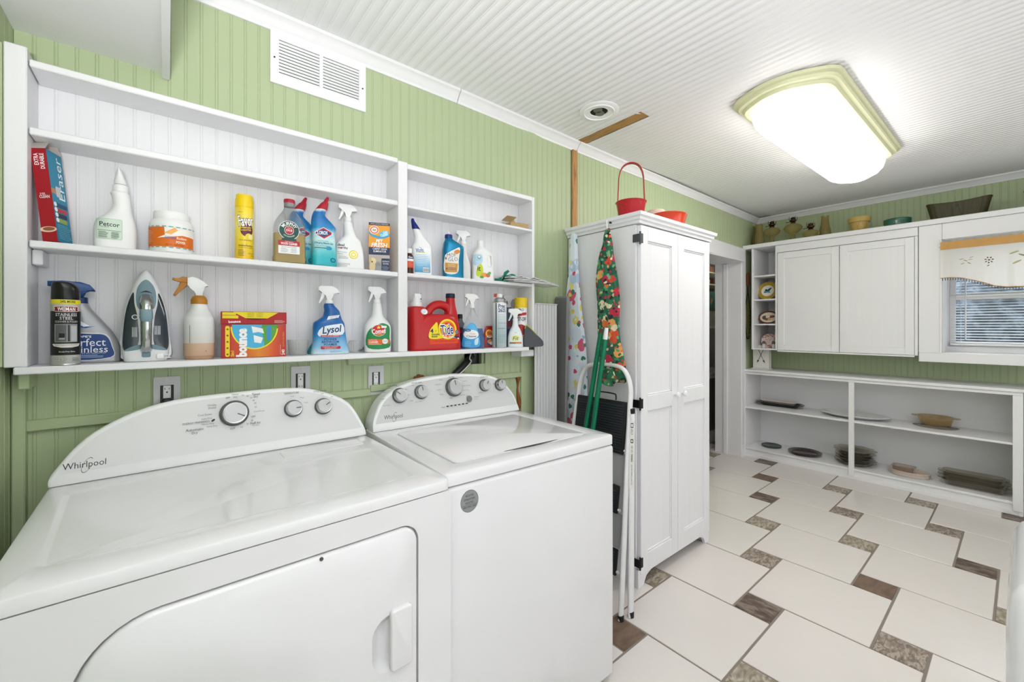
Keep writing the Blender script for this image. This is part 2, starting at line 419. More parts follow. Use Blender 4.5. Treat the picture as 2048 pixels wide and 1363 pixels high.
# the slab is left open over the strip where a board has come away
for a, b in zip(rows, rows[1:]):
    for i in range(4): bm.faces.new((a[i], a[(i + 1) % 4], b[(i + 1) % 4], b[i]))
ceiling = struct(obj('ceiling', bm, CEIL, smooth=0))
CBAS = ((1, 0, 0), (0, 1, 0), (0, 0, -1))
x = -.1; tilt = -math.atan(.067 / (XE - XJ))
while x < XE:
    y1 = -.455 if 1.855 < x < 1.955 else yw(x) + .01
    Ln = 3.6 if y1 > -.2 else 3.6 + y1
    plank(ceiling, board_mesh(BW, round(Ln, 2), CEIL, CBAS), (x, -3.6, zc(x)), (0, tilt if x > XJ else 0, 0)); x += BW
bz = zc(1.9)
raw = bx('bare_lath', WOODRAW, ceiling, 1.856, 1.962, -.455, .0, bz + .002, bz + .01, .001)
for (xa, ya, l, a_) in ((1.872, -.36, .13, 8), (1.868, -.2, .10, -6), (1.876, -.1, .09, 10), (1.90, -.44, .06, 70)):
    bm = prism(new(), [(0, 0), (.006, l * .4), (.002, l), (-.004, l * .6)], 0, .002, 'z')
    obj('torn_edge', bm, WHITE, ceiling, (xa, ya, bz - .004), (0, 0, R(a_)))
# ---- crown mouldings
CP = [(0, 0), (.007, 0), (.010, .010), (.016, .016), (.022, .028), (.032, .038), (.040, .042), (.040, .054), (0, .054)]
def crown(p0, p1, out, name, z0a, z0b):
    """sweep the moulding from p0 to p1, out = direction away from the wall"""
    bm = new(); rings = [[(p[0] + out[0] * a, p[1] + out[1] * a, z + b) for a, b in CP] for p, z in ((p0, z0a), (p1, z0b))]
    ring_loft(bm, rings); return struct(obj(name, bm, WHITE, smooth=25))
crown((.004, 0), (1.055, 0), (0, -1), 'trim_4', 2.371, 2.371); crown((1.059, 0), (1.905, yw(1.905)), (0, -1), 'trim_4', 2.371, 2.371)
crown((1.91, yw(1.91)), (XE, YE), (0, -1), 'trim_4', 2.371, zc(XE) - .054); crown((XE, YE), (XE, -3.5), (-1, 0), 'trim_5', zc(XE) - .054, zc(XE) - .054)
# ---- doorway: jamb lining and casing
def casing(x0, x1, z0, z1, d=.02):
    bm = new(); r = []
    for x in (x0, x1): r.append([(x, yw(x) - d, z0), (x, yw(x) - d, z1), (x, yw(x) + .01, z1), (x, yw(x) + .01, z0)])
    return ring_loft(bm, r)
dw = struct(obj('door_1', casing(DX1 - .005, DX1 + .09, 0, 2.115), WHITE)); 
obj('casing', casing(DX0 - .09, DX1 - .006, DZ - .005, 2.115), WHITE, dw); obj('casing', casing(DX0 - .09, DX0 + .005, 0, DZ - .006), WHITE, dw)
bx('jamb', WHITE, dw, DX1 - .015, DX1, .115, .38, 0, DZ); bx('jamb', WHITE, dw, DX0, DX0 + .015, .08, .38, 0, DZ); bx('head_jamb', WHITE, dw, DX0, DX1, .085, .38, DZ - .015, DZ)
bx('door_stop', WHITE, dw, DX1 - .028, DX1 - .014, .25, .29, 0, DZ - .02)
# ---- far wall with the window opening
WY0, WY1, WZ0, WZ1 = -1.305, -2.16, 1.117, 1.985
bm = new()
for (ya, yb, za, zb) in ((.4, WY0, 0, 2.56), (WY0, WY1, 0, WZ0), (WY0, WY1, WZ1, 2.56), (WY1, -3.65, 0, 2.56)): box(bm, XE + .011, XE + .11, yb, ya, za, zb)
wall_far = struct(obj('wall_far', bm, GREEN, smooth=0))
FB = ((0, -1, 0), (0, 0, 1), (-1, 0, 0))
y = YE
while y > -2.6:
    zl = .85 if y > -1.68 else .0
    plank(wall_far, board_mesh(BW, 1.15 - zl, GREEN, FB), (XE, y, zl)); plank(wall_far, board_mesh(BW, .40, GREEN, FB), (XE, y, 2.06)); y -= BW
struct(obj('wall_right', box(new(), -1.6, 6.6, -3.72, -3.62, 0, 2.56), WHITE)); struct(obj('wall_back', box(new(), -1.72, -1.6, -3.62, .1, 0, 2.56), WHITE))
# ---- window: frame, two sashes, glass
win = struct(obj('window_1', box(box(new(), 4.90, 4.99, WY0 - .012, WY0, WZ0, WZ1), 4.90, 4.99, WY1, WY1 + .012, WZ0, WZ1), WHITE))
bx('sill', WHITE, win, 4.585, 4.99, WY1, WY0, WZ0 - .02, WZ0 + .004); bx('reveal', WHITE, win, 4.60, 4.90, WY0 - .004, WY0 + .004, WZ0, WZ1); bx('reveal', WHITE, win, 4.60, 4.99, WY1, WY0, WZ1 - .004, WZ1 + .01)
def sash(x, z0, z1):
    y0, y1 = WY0 - .0115, WY1 + .0115
    for a in ((y0 - .036, y0, z0, z1), (y1, y1 + .036, z0, z1), (y1 + .0362, y0 - .0362, z0, z0 + .04), (y1 + .0362, y0 - .0362, z1 - .032, z1)): bx('sash_rail', WHITE, win, x, x + .03, a[0], a[1], a[2], a[3], .003)
    bx('pane', GLASS, win, x + .013, x + .017, y1 + .03, y0 - .03, z0 + .036, z1 - .028, 0)
GLASS = mat('window_glass', '#ffffff', .02, trans=1, ior=1.02)
sash(4.925, WZ0 + .045, 1.565); sash(4.957, 1.545, WZ1)
bx('stool', WHITE, win, 4.89, 4.99, WY1, WY0, WZ0, WZ0 + .046, .004)
# ---- outdoors seen between the slats: lawn, shrubs, a trunk
DAY = mat('lawn', '#373c2b', .9, var=.2, vscale=3)
struct(obj('lawn', box(new(), 5.4, 30, -16, 12, -.5, -.4), DAY), 'lawn outside the window')
LEAF = ramp_mat('blurred_leaves', [(.3, '#1e2426'), (.5, '#363d44'), (.62, '#585f66'), (.75, '#272d2b')], 9, .8, detail=8)
for i, (x, y, s, h) in enumerate(((9.2, -1.7, 1.1, 3.0), (10.2, -4.3, 1.4, 4.2), (9.0, .9, 1.1, 2.6))):
    bm = new(); bmesh.ops.create_icosphere(bm, subdivisions=3, radius=1)
    rn = random.Random(i)
    for v in bm.verts: v.co = Vector((v.co.x * s, v.co.y * s, v.co.z * h * .5 + h * .5 - .42)) * (1 + rn.uniform(-.06, .06)); 
    t = thing('shrub', ('leafy shrub outside straight behind the window blind', 'tallest leafy shrub outside at the right of the window', 'low leafy shrub outside at the left of the window')[i], 'shrub', (x, y, 0), 0, 'shrubs outside the window')
    obj('foliage', bm, LEAF, t)
    obj('stem', lathe(new(), [(.09, -.45), (.06, .6)], 10), mat('bark', '#7d7468', .9), t)
# ================================================================== BUILT-IN WALL SHELVES OVER THE LAUNDRY MACHINES
YF = -.115
ws = thing('wall_shelf', 'white built-in wall shelves over the washer and dryer', 'shelf', (0, 0, SH0))
def sp(name, x0, x1, y0, y1, z0, z1, bev=.0025): return bx(name, WOOD_WHITE, ws, x0, x1, y0, y1, z0 - SH0, z1 - SH0, bev)
for (z0, z1) in ((1.973, 1.991), (1.802, 1.821), (1.518, 1.536)): sp('shelf', -.268, .713, YF, -.0005, z0, z1)
for (z0, z1) in ((1.958, 1.979), (1.801, 1.813), (1.521, 1.536)): sp('shelf', .753, 1.436, YF, -.0005, z0, z1)
sp('bottom_shelf', -.292, 1.404, -.128, -.0005, 1.1985, 1.217)
sp('upright', -.309, -.270, -.122, -.0005, 1.217, 2.016); sp('divider', .713, .753, YF - .003, -.0005, 1.217, 1.982)
sp('end_panel', 1.436, 1.452, YF, -.0005, 1.217, 1.979); sp('cleat', -.269, -.25, -.08, -.001, 1.478, 1.517)
# ================================================================== DRYER AND WASHER
def loop_edges(bm, pts, f): 
    vs = [bm.verts.new(f(p)) for p in pts]; return vs, [bm.edges.new((vs[i], vs[(i + 1) % len(vs)])) for i in range(len(vs))]
def inset_pts(pts, d):
    """shrink an outline by d"""
    n = len(pts); out = []
    A = sum(pts[i][0] * pts[(i + 1) % n][1] - pts[(i + 1) % n][0] * pts[i][1] for i in range(n)); sg = 1 if A > 0 else -1
    for i in range(n):
        p0, p1, p2 = Vector(pts[i - 1]), Vector(pts[i]), Vector(pts[(i + 1) % n])
        a = (p1 - p0).normalized(); b = (p2 - p1).normalized(); na = Vector((-a.y, a.x)) * sg; nb = Vector((-b.y, b.x)) * sg
        m = na + nb; L = m.length
        if L < 1e-6: m = na
        else: m = m / L; m = m / max(m.dot(na), .35)
        q = p1 + m * d; out.append((q.x, q.y))
    return out
def plate_hole(bm, outer, inner, f, steps):
    """face between two outlines, then the inner outline stepped inwards: steps = [(shrink, depth), ...] and closed; f(p, depth) -> point"""
    vo, eo = loop_edges(bm, outer, lambda p: f(p, 0)); vi, ei = loop_edges(bm, inner, lambda p: f(p, 0))
    bmesh.ops.triangle_fill(bm, use_beauty=True, use_dissolve=False, edges=eo + ei)
    prev = vi
    for sh, d in steps:
        q = [bm.verts.new(f(p, d)) for p in inset_pts(inner, sh)]
        for i in range(len(q)): bm.faces.new((prev[i], prev[(i + 1) % len(q)], q[(i + 1) % len(q)], q[i]))
        prev = q
    if steps: bm.faces.new(prev)
    return vo
def cabinet_top(name, parent, W, D, z0, z1, holes, r=.02):
    """appliance top: rounded slab with a shallow dished field"""
    bm = new(); o0 = round_rect(-W, W, 0, D, r, 5); o1 = inset_pts(o0, .006)
    top = plate_hole(bm, o1, holes, lambda p, d: (p[0], p[1], z1 - d), [(.006, .0012), (.014, .0045), (.018, .005)])
    rim = [bm.verts.new((p[0], p[1], z1 - .006)) for p in o0]; low = [bm.verts.new((p[0], p[1], z0)) for p in o0]; n = len(o0)
    mid = [bm.verts.new((p[0], p[1], z1 - .002)) for p in inset_pts(o0, .0018)]
    for a, b in ((top, mid), (mid, rim), (rim, low)):
        for i in range(n): bm.faces.new((a[i], a[(i + 1) % n], b[(i + 1) % n], b[i]))
    bm.faces.new(low)
    return obj(name, bm, ENAMEL, parent, smooth=40)
def console(parent, outline, yb, yd, slope=.25, band=.03):
    P = smooth_pts(outline, 6, False); zb = P[0][1]
    f = lambda p, d, s=0: (p[0], yb + (p[1] - zb) * slope + d, p[1])
    bm = new(); inn = inset_pts(P, .006)
    r = [[f(p, .010) for p in P], [f(p, .003) for p in inset_pts(P, .0012)], [f(p, 0) for p in inn]]
    back = [(p[0] * .985, yb + yd, p[1] - .004 if p[1] > zb + .01 else p[1]) for p in P]
    ring_loft(bm, [back] + r)
    c = obj('console', bm, PLASTIC, parent, smooth=45)
    pan = [(x, max(z, zb + band)) for x, z in inset_pts(P, .011)]
    pan = [p for i, p in enumerate(pan) if i == 0 or (abs(p[0] - pan[i-1][0]) + abs(p[1] - pan[i-1][1])) > .0015]
    g = lambda u, v, off: (u, yb + (v - zb) * slope - off, v)
    return c, pan, g
def knob(parent, g, x, z, r, ang, slope):
    k = obj('knob', lathe(new(), [(r * 1.12, 0), (r * 1.12, -.004), (r * 1.02, -.008), (r, -.020), (r * .93, -.023), (r * .86, -.0225)], 28, axis='y'), mat('dial_rim', '#b9babb', .22, .9), parent, g(x, z, .001), (-math.atan(slope), 0, 0))
    obj('base_ring', lathe(new(), [(r * 1.16, .0005), (r * 1.16, -.0065), (r * 1.04, -.0075)], 28, axis='y'), mat('dial_dark_ring', '#4a4b4c', .4), k)
    obj('face', lathe(new(), [(r * .86, -.0222), (r * .84, -.0236), (0, -.0240)], 28, axis='y'), mat('dial_face', '#bfc0c1', .3, .35), k)
    obj('pointer', box(new(), -.0014, .0014, -.0252, -.0238, r * .2, r * .84), mat('dial_mark', '#5a5b5c', .5), k, None, (0, R(ang), 0))
    return k
mat('dial_dark_ring', '#4a4b4c', .4)  # dark grey of the dial base rings and latch mark
DK, MD = '#2f3133', '#6a6c6e'
def brand_word(pr, cx, cz, w_, h_, c):
    pr.text('Whirlpool', cx, cz, w_, h_, c)
    for a in range(26):
        t0, t1 = 2 * math.pi * a / 26 * .86 + .5, 2 * math.pi * (a + 1) / 26 * .86 + .5
        q = lambda t, s: (cx + .06 * w_ + (w_ * .17 * math.cos(t)) * .80 * s + .02 * w_ * math.sin(t), cz + h_ * (.80 * math.sin(t) + .36 * math.cos(t)) * s)
        pr._add([q(t0, 1), q(t1, 1), q(t1, .93), q(t0, .93)], [(0, 1, 2, 3)], c, 1)
# ---- dryer
dr = thing('dryer', 'white front-loading clothes dryer with a rounded control console, nearest the camera', 'dryer', (.180, -.742, 0), .8)
W = .402; BD = .66
outer = round_rect(-W, W, .02, .886, .012, 3); dlo = -.302; dhi = .307
door_out = round_rect(dlo, dhi, .13, .831, [.10, .05, .045, .115], 9)
bm = new()
vo = plate_hole(bm, outer, door_out, lambda p, d: (p[0], d, p[1]), [(0, .016), (.03, .018)])
bk = [bm.verts.new((p[0], BD, p[1])) for p in outer]; n = len(outer)
for i in range(n): bm.faces.new((vo[i], vo[(i + 1) % n], bk[(i + 1) % n], bk[i]))
bm.faces.new(bk)
obj('body', bm, ENAMEL, dr, smooth=40)
d_in = inset_pts(door_out, .0045); d_fr = inset_pts(door_out, .012)
pocket = round_rect(.186, .246, .50, .634, [.045, .004, .004, .045], 6)
bm = new(); fr = plate_hole(bm, d_fr, pocket, lambda p, d: (p[0], -.006 + d, p[1]), [(.004, .004), (.014, .013), (.022, .016)])
prev = fr
for pts, yy in ((inset_pts(door_out, .007), -.003), (d_in, .003), (d_in, .016)):
    q = [bm.verts.new((p[0], yy, p[1])) for p in pts]
    for i in range(len(q)): bm.faces.new((prev[i], prev[(i + 1) % len(q)], q[(i + 1) % len(q)], q[i]))
    prev = q
bm.faces.new(prev)
door = obj('door', bm, ENAMEL, dr, smooth=40)
obj('handle', prism(new(), round_rect(.228, .282, .502, .645, .008, 4), -.019, -.003, 'y', .004, 3), ENAMEL, door)
obj('latch_mark', lathe(new(), [(.004, -.0085), (.004, -.006)], 10, cx=.075, z0=.8215, axis='y'), MATS['dial_dark_ring'], door)
hole = [(-.37, .53), (-.355, .086), (.345, .086), (.362, .40), (.345, .425), (.10, .425), (.07, .44), (.055, .54)]
hole = [p for i in range(len(hole)) for p in (lambda a, b, c: [tuple(b.lerp(a, min(.02 / (b - a).length, .45))), tuple(b.lerp(a, .006 / (b - a).length) * .5 + b.lerp(c, .006 / (b - c).length) * .5), tuple(b.lerp(c, min(.02 / (b - c).length, .45)))])(Vector(hole[i - 1]), Vector(hole[i]), Vector(hole[(i + 1) % len(hole)]))]
top = cabinet_top('top', dr, W, BD, .8885, .915, hole)
bx('lint_door', ENAMEL, dr, .105, .352, .478, .545, .9145, .9165, .002)
OUT = [(-.402, .9155), (-.394, .95), (-.322, 1.036), (-.187, 1.095), (0, 1.109), (.176, 1.106), (.276, 1.079), (.35, 1.034), (.395, .95), (.402, .9155)]
con, pan, g = console(dr, OUT, .585, .085)
pr = Print(g, .03); pr.poly(pan, GREY_DRY if 'GREY_DRY' in globals() else mat('pale_grey_panel', '#dcdcdc', .3))
brand_word(pr, -.337, .958, .080, .020, DK)
kx, kz = -.008, 1.046
for t, dx, dz, wd, hh, c in (('OFF', -.016, .049, .011, .0055, DK), ('Heavy', .004, .057, .017, .0055, MD), ('Dry', .004, .049, .010, .0055, MD), ('70', .024, .053, .006, .005, MD), ('60', .037, .049, .006, .005, MD), ('50', .047, .043, .006, .005, MD), ('Timed', .060, .053, .022, .007, DK), ('Dry', .060, .044, .012, .0075, DK),
        ('40', .053, .034, .006, .005, MD), ('30', .057, .025, .006, .005, MD), ('20', .058, .013, .006, .005, MD), ('Cool Down', .067, -.001, .03, .0045, MD), ('OFF', .050, -.016, .012, .0055, DK), ('30', .046, -.027, .006, .005, MD), ('20', .034, -.036, .006, .005, MD), ('Fluff Air', .056, -.036, .029, .007, DK), ('No Heat', .056, -.043, .018, .003, MD),
        ('10', .018, -.043, .006, .005, MD), ('OFF', -.006, -.044, .013, .0055, DK), ('Wrinkle', -.057, .032, .022, .0055, MD), ('Shield', -.057, .024, .019, .0055, MD), ('Cool Down', -.075, .006, .034, .0055, MD), ('Less Dry', -.070, -.006, .026, .0055, MD), ('ENERGY PREFERRED', -.096, -.014, .064, .0052, DK), ('More Dry', -.068, -.022, .030, .0055, MD), ('Very Dry', -.058, -.030, .028, .0055, MD), ('Automatic', -.100, -.033, .043, .0075, DK), ('Dry', -.100, -.043, .014, .008, DK),
        ('TEMPERATURE', .164, .046, .046, .0058, DK), ('Low', .166, .036, .010, .004, MD), ('Med', .196, .028, .011, .0045, MD), ('High', .208, .010, .011, .0045, MD), ('CYCLE SIGNAL', .256, .044, .044, .0055, DK), ('Off', .262, .034, .009, .004, MD), ('On', .294, .021, .008, .0045, MD)):
    pr.text(t, kx + dx, kz + dz, wd, hh, c)
pr.ell(kx - .055, kz - .0125, .0055, .003, DK, 12, 1, 35)
pr.build(con, 'panel')
knob(dr, g, kx, kz, .034, 118, .25); knob(dr, g, .160, 1.040, .0245, 88, .25); knob(dr, g, .256, 1.036, .0245, 58, .25)
# ---- washer
wa = thing('washer', 'white top-loading washing machine with five dials, beside the wardrobe', 'washer', (.938, -.716, 0), -1.8)
W = .356
obj('body', box(new(), -W, W, 0, .64, .02, .876, .012, 4), ENAMEL, wa, smooth=40)
hole = round_rect(-.295, .298, .062, .53, [.03, .03, .02, .02], 5)
cabinet_top('top', wa, W, .66, .8805, .915, hole, .016)
lid = obj('lid', prism(new(), round_rect(-.280, .283, .075, .518, [.02, .02, .012, .012], 5), .9105, .9148, 'z', .002, 2), ENAMEL, wa, smooth=40)
obj('lid_grip', prism(new(), smooth_pts([(-.10, .0775), (.02, .0795), (.14, .0775), (.02, .0700)], 6), .9149, .9157, 'z'), BLACK, lid)
OUT = [(-.352, .9155), (-.345, .965), (-.298, 1.040), (-.19, 1.089), (-.02, 1.108), (.14, 1.101), (.255, 1.074), (.33, 1.005), (.355, .935), (.358, .9155)]
con, pan, g = console(wa, OUT, .568, .11)
pr = Print(g, .03); pr.poly(pan, GREY_PANEL); brand_word(pr, -.268, .963, .076, .020, DK)
pr.text('SOIL LEVEL', -.262, 1.0865 - .004, .042, .0055, DK).text('WATER TEMP', -.158, 1.086, .046, .0055, DK).text('Normal', .008, 1.0985, .026, .0055, DK).text('WATER LEVEL', .178, 1.0865, .044, .005, MD).text('FABRIC SOFT', .262, 1.078, .036, .0045, MD)
for t, dx, dz in (('Heavy', -.27, 1.073), ('Med', -.298, 1.061), ('Light', -.306, 1.036), ('Ex Light', -.292, 1.010), ('Warm', -.206, 1.064), ('Hot', -.176, 1.077), ('Cool', -.203, 1.042), ('Cold', -.190, 1.018), ('Tap Cold', -.160, 1.010), ('Bulky', -.045, 1.089), ('Delicate', -.062, 1.072), ('Casual', -.062, 1.050), ('Rinse', -.050, 1.030), ('Soak', -.008, 1.011), ('Quick Wash', .046, 1.092), ('Colors', .070, 1.076), ('Clean Washer', .078, 1.056), ('Drain Spin', .070, 1.036), ('Whitest', .050, 1.018), ('Fabric', .146, 1.02), ('Add', .225, 1.052)):
    pr.text(t, dx, dz, .0035 * len(t), .0042, MD)
for i in range(6): pr.rect(-.035 + i * .019, -.024 + i * .019, .976 + i * .0004, .9805 + i * .0004, '#222325', .0012, 1)
pr.ell(.083, .9985, .0135, .0135, '#77797b', 24, 0).text('Wash', -.052, .977, .018, .005, DK).text('Start', .120, 1.003, .026, .004, DK).text('Pause', .119, .994, .022, .003, MD)
pr.build(con, 'panel')
for x, z, r, a in ((-.236, 1.042, .026, -50), (-.142, 1.047, .025, -5), (.014, 1.053, .035, -8), (.174, 1.048, .024, 35), (.260, 1.043, .0235, 5)): knob(wa, g, x, z, r, a, .25)
pr = Print(flat_front(0)); pr.ell(-.278, .826, .0295, .0315, '#3d3e40', 40).ell(-.278, .826, .0285, .0305, mat('sticker_grey', '#8b8d8f', .45), 40)
for t, dz, wd in (('REGISTER', .016, .026), ('ENREGISTRER', .006, .036), ('REGISTRO', -.004, .026), ('800-990-3381', -.0155, .042)): pr.text(t, -.278, .826 + dz, wd, .0058, '#2b2c2e')
pr.rect(-.304, -.252, .8155, .8162, '#2b2c2e', 0, 1).build(wa, 'sticker')
# ================================================================== WARDROBE
wr = thing('wardrobe', 'tall white painted wardrobe with two panelled doors and an apron hung on its side', 'wardrobe', (1.83, -.475, 0))
WW, WD = .745, .478
def wp(name, m, *a, bev=.002): return bx(name, m, wr, *a, bev)
bm = new()
for a in ((0, .02, .02, WD, .0, 1.835), (WW - .02, WW, .02, WD, 0, 1.835), (.02, WW - .02, WD - .012, WD, .06, 1.83), (.02, WW - .02, .02, WD, 1.80, 1.835), (.02, WW - .02, .02, WD - .012, .07, .09)): box(bm, *a)
obj('carcass', bm, WOOD_WHITE, wr)
feet = [(0, 0), (.045, 0), (.052, .02), (.068, .045), (.095, .058), (.12, .062), (WW - .12, .062), (WW - .095, .058), (WW - .068, .045), (WW - .052, .02), (WW - .045, 0), (WW, 0), (WW, .092), (0, .092)]
obj('base_apron', prism(new(), feet, .002, .02, 'y', .002, 1), WOOD_WHITE, wr)
WCP = [(0, 0), (.008, 0), (.011, .012), (.020, .018), (.022, .030), (.032, .036), (.034, .052), (0, .052)]
bm = new(); zt = 1.838
for a, b in ((0, 1),):
    rings = []
    for (x, y, ox, oy) in ((0, WD, -1, 0), (0, .0, -1, -1), (WW, .0, 1, -1), (WW, WD, 1, 0)):
        rings.append([(x + ox * p, y + oy * p, zt + q) for p, q in WCP])
    ring_loft(bm, rings)
box(bm, 0, WW, 0, WD, zt, zt + .05)
obj('crown', bm, WOOD_WHITE, wr, smooth=25)
def ward_door(x0, x1, kx):
    d = obj('door', new(), WOOD_WHITE, wr); bm = new(); z0, z1 = .066, 1.833; s = .062
    box(bm, x0 + .02, x1 - .02, .008, .016, z0 + .02, z1 - .02)
    for a in ((x0, x0 + s, z0, z1), (x1 - s, x1, z0, z1), (x0 + s, x1 - s, z1 - .075, z1), (x0 + s, x1 - s, .885, .965), (x0 + s, x1 - s, z0, z0 + .095)): box(bm, a[0], a[1], -.002, .019, a[2], a[3], .002)
    # small bead moulding round each panel
    for za, zb in ((.965, z1 - .075), (z0 + .095, .885)):
        for a in ((x0 + s, x0 + s + .008, za, zb), (x1 - s - .008, x1 - s, za, zb), (x0 + s, x1 - s, zb - .008, zb), (x0 + s, x1 - s, za, za + .008)): box(bm, a[0], a[1], .003, .012, a[2], a[3], .002)
    bm.to_mesh(d.data); bm.free(); d.data.shade_smooth(); d.data.set_sharp_from_angle(angle=R(30))
    obj('knob', lathe(new(), [(.007, 0), (.006, -.010), (.013, -.016), (.016, -.024), (.013, -.031), (.004, -.034)], 16, cx=kx, z0=.945, axis='y'), PLASTIC, d)
    return d
d1 = ward_door(.016, .372, .338); d2 = ward_door(.376, WW - .002, .416)
for z in (1.765, .93, .128):
    h = obj('hinge', box(box(new(), .006, .030, -.006, -.001, z - .024, z + .024, .001), -.004, .001, -.004, .034, z - .02, z + .02, .001), mat('pewter', '#55585c', .4, .8) if z > 1.5 else IRON, wr)
    obj('pin', lathe(new(), [(.0045, z - .032), (.0045, z + .032)], 10, cx=.006, cy=-.004), h.data.materials[0], h)
wp('hinge', IRON, WW - .001, WW + .004, .004, .03, .085, .105)
obj('peg', lathe(new(), [(.004, 0), (.004, -.028), (.006, -.032)], 8, cy=.153, z0=1.865, axis='x'), IRON, wr)
obj('peg', lathe(new(), [(.003, 0), (.003, -.02)], 8, cy=.385, z0=1.862, axis='x'), IRON, wr)
# ================================================================== LOW OPEN SHELF UNIT UNDER THE WINDOW
XF = 4.58
lo = thing('low_shelf_unit', 'long low white open shelf unit under the window, holding glass dishes', 'shelf unit', (XF, 0, 0))
def lp(name, x0, x1, ya, yb, z0, z1, bev=.002): return bx(name, WHITE, lo, x0, x1, yb, ya, z0, z1, bev)
LB = XE - XF
lp('top_board', -.012, LB - .002, .135, -1.72, .862, .884, .003); lp('top_rail', 0, .018, .128, -1.70, .838, .8615)
lp('side_panel', .001, LB - .003, .128, .110, 0, .861); lp('side_panel', .001, LB - .003, -1.68, -1.70, 0, .861)
lp('back_panel', LB - .012, LB - .003, .109, -1.679, .02, .861, 0)
lp('stile', -.004, .018, .137, .108, .0, .838); lp('stile', -.006, .018, -.735, -.773, .03, .8375); lp('stile', -.004, .018, -1.652, -1.70, .03, .8375)
for ya, yb in ((.1095, -.7535), (-.7545, -1.679)): lp('shelf', .006, LB - .013, ya, yb, .488, .505)
lp('bottom_shelf', .004, LB - .013, .1095, -1.679, .074, .092); lp('kick_board', .012, .03, .1075, -1.69, 0, .073); lp('kick_moulding', .004, .012, .107, -1.69, .0, .03)
# ================================================================== UPPER CABINET, OPEN NICHE AND WINDOW SURROUND
up = thing('wall_cabinet', 'white upper wall cabinet with two doors and a narrow open niche', 'cabinet', (XF, 0, 1.09))
def upp(name, x0, x1, ya, yb, z0, z1, bev=.002, m=None): return bx(name, m or WHITE, up, x0, x1, yb, ya, z0 - 1.09, z1 - 1.09, bev)
upp('top_board', -.02, LB - .002, .128, -2.3, 2.108, 2.147, .003); upp('fascia', 0, .018, -.178, -1.172, 2.038, 2.107)
upp('niche_side', 0, LB - .003, .05, .030, 1.09, 2.107); upp('niche_side', 0, LB - .003, -.165, -.182, 1.09, 2.107); upp('niche_back', LB - .012, LB - .003, .029, -.164, 1.095, 2.107, 0)
for z in (1.09, 1.334, 1.58, 1.817): upp('niche_shelf', .003, LB - .013, .0295, -.1645, z, z + .015)
upp('cabinet_box', .02, LB - .003, -.183, -1.172, 1.092, 2.107, 0); upp('stile', 0, .019, -1.153, -1.172, 1.09, 2.036)
upp('bottom_rail', 0, .019, -.183, -1.152, 1.078, 1.0915)
def cab_door(ya, yb, beads):
    d = upp('door', .004, .018, ya, yb, 1.094, 2.032); s = .055
    for a in ((ya, ya - s, 1.094, 2.032), (yb + s, yb, 1.094, 2.032), (ya - s, yb + s, 1.972, 2.032), (ya - s, yb + s, 1.094, 1.15)):
        o = bx('frame_rail', WHITE, d, -.004, .0045, a[1], a[0], a[2] - 1.09, a[3] - 1.09, .002)
    if beads:
        k = int((ya - yb - 2 * s) / BW)
        for i in range(k): plank(d, board_mesh(BW, .818, WHITE, FB), (.0035, ya - s - .004 - i * BW, .062), name='bead_board')
    return d
cab_door(-.186, -.668, False); cab_door(-.674, -1.151, True)
su = thing('window_surround', 'broad white boxed-out surround of the window beside the wall cabinet', 'window trim', (XF, 0, 1.047))
bx('jamb_board', WHITE, su, 0, .018, WY0, -1.176, .07, 1.06); bx('head_board', WHITE, su, 0, .018, -2.3, WY0 - .001, WZ1 - 1.047, 1.06); bx('apron', WHITE, su, -.014, .02, -2.3, -1.178, 0, .07, .003)
bx('underside', WHITE, su, .02, LB - .003, -2.3, -1.176, .0, .05); bx('casing', WHITE, su, -.006, .012, WY0, WY0 + .012, .071, .94)
# ================================================================== KITCHEN SEEN THROUGH THE DOORWAY
struct(obj('wall_kitchen', box(new(), 3.2, 6.6, 1.3, 1.4, 0, 2.56), mat('kitchen_wall', '#b9b9b8', .6)))
struct(obj('wall_kitchen', box(new(), 6.5, 6.6, .4, 1.3, 0, 2.56), MATS['kitchen_wall'])); struct(obj('wall_kitchen', box(new(), 3.1, 3.2, .30, 1.4, 0, 2.56), MATS['kitchen_wall'])); struct(obj('wall_kitchen', box(new(), 5.1, 6.6, .34, .40, 0, 2.56), MATS['kitchen_wall']))
hu = thing('kitchen_hutch', 'grey and white kitchen hutch glimpsed through the doorway', 'hutch', (4.60, .56, 0))
KG = mat('kitchen_grey', '#77787a', .5)
bx('plinth', WHITE, hu, 0, .8, 0, .4, 0, .13); bx('lower_front', KG, hu, 0, .8, .01, .4, .131, .73); bx('socket_rail', WHITE, hu, 0, .8, -.005, .4, .731, .80); bx('back_splash', mat('kitchen_pale', '#c9c9c8', .5), hu, 0, .8, .30, .4, .801, 1.30)
bx('side_post', WHITE, hu, 0, .02, .0, .30, .801, 1.30); bx('worktop', WHITE, hu, -.01, .82, -.015, .4, 1.301, 1.33); bx('upper_panel', MATS['kitchen_pale'], hu, 0, .8, .0, .4, 1.331, 1.50)
bx('shelf_back', mat('kitchen_terracotta', '#a8735a', .6), hu, 0, .8, .25, .4, 1.725, 2.08); bx('shelf', WHITE, hu, 0, .8, .0, .25, 1.795, 1.81); bx('shelf', WHITE, hu, 0, .8, .0, .25, 1.93, 1.945); bx('upper_back', MATS['kitchen_pale'], hu, 0, .8, .3, .4, 2.08, 2.3)
for x in (.17, .21, .25): 
    for z in (.77,): bx('socket', IRON, hu, x, x + .008, -.007, -.004, z - .006, z + .006, 0)
p = thing('picture_board', 'teal and terracotta picture board in the kitchen beyond the doorway', 'picture', (4.60, .555, 1.501))
bx('board', mat('picture_teal', '#5c8d97', .6), p, 0, .8, 0, .02, 0, .22); 
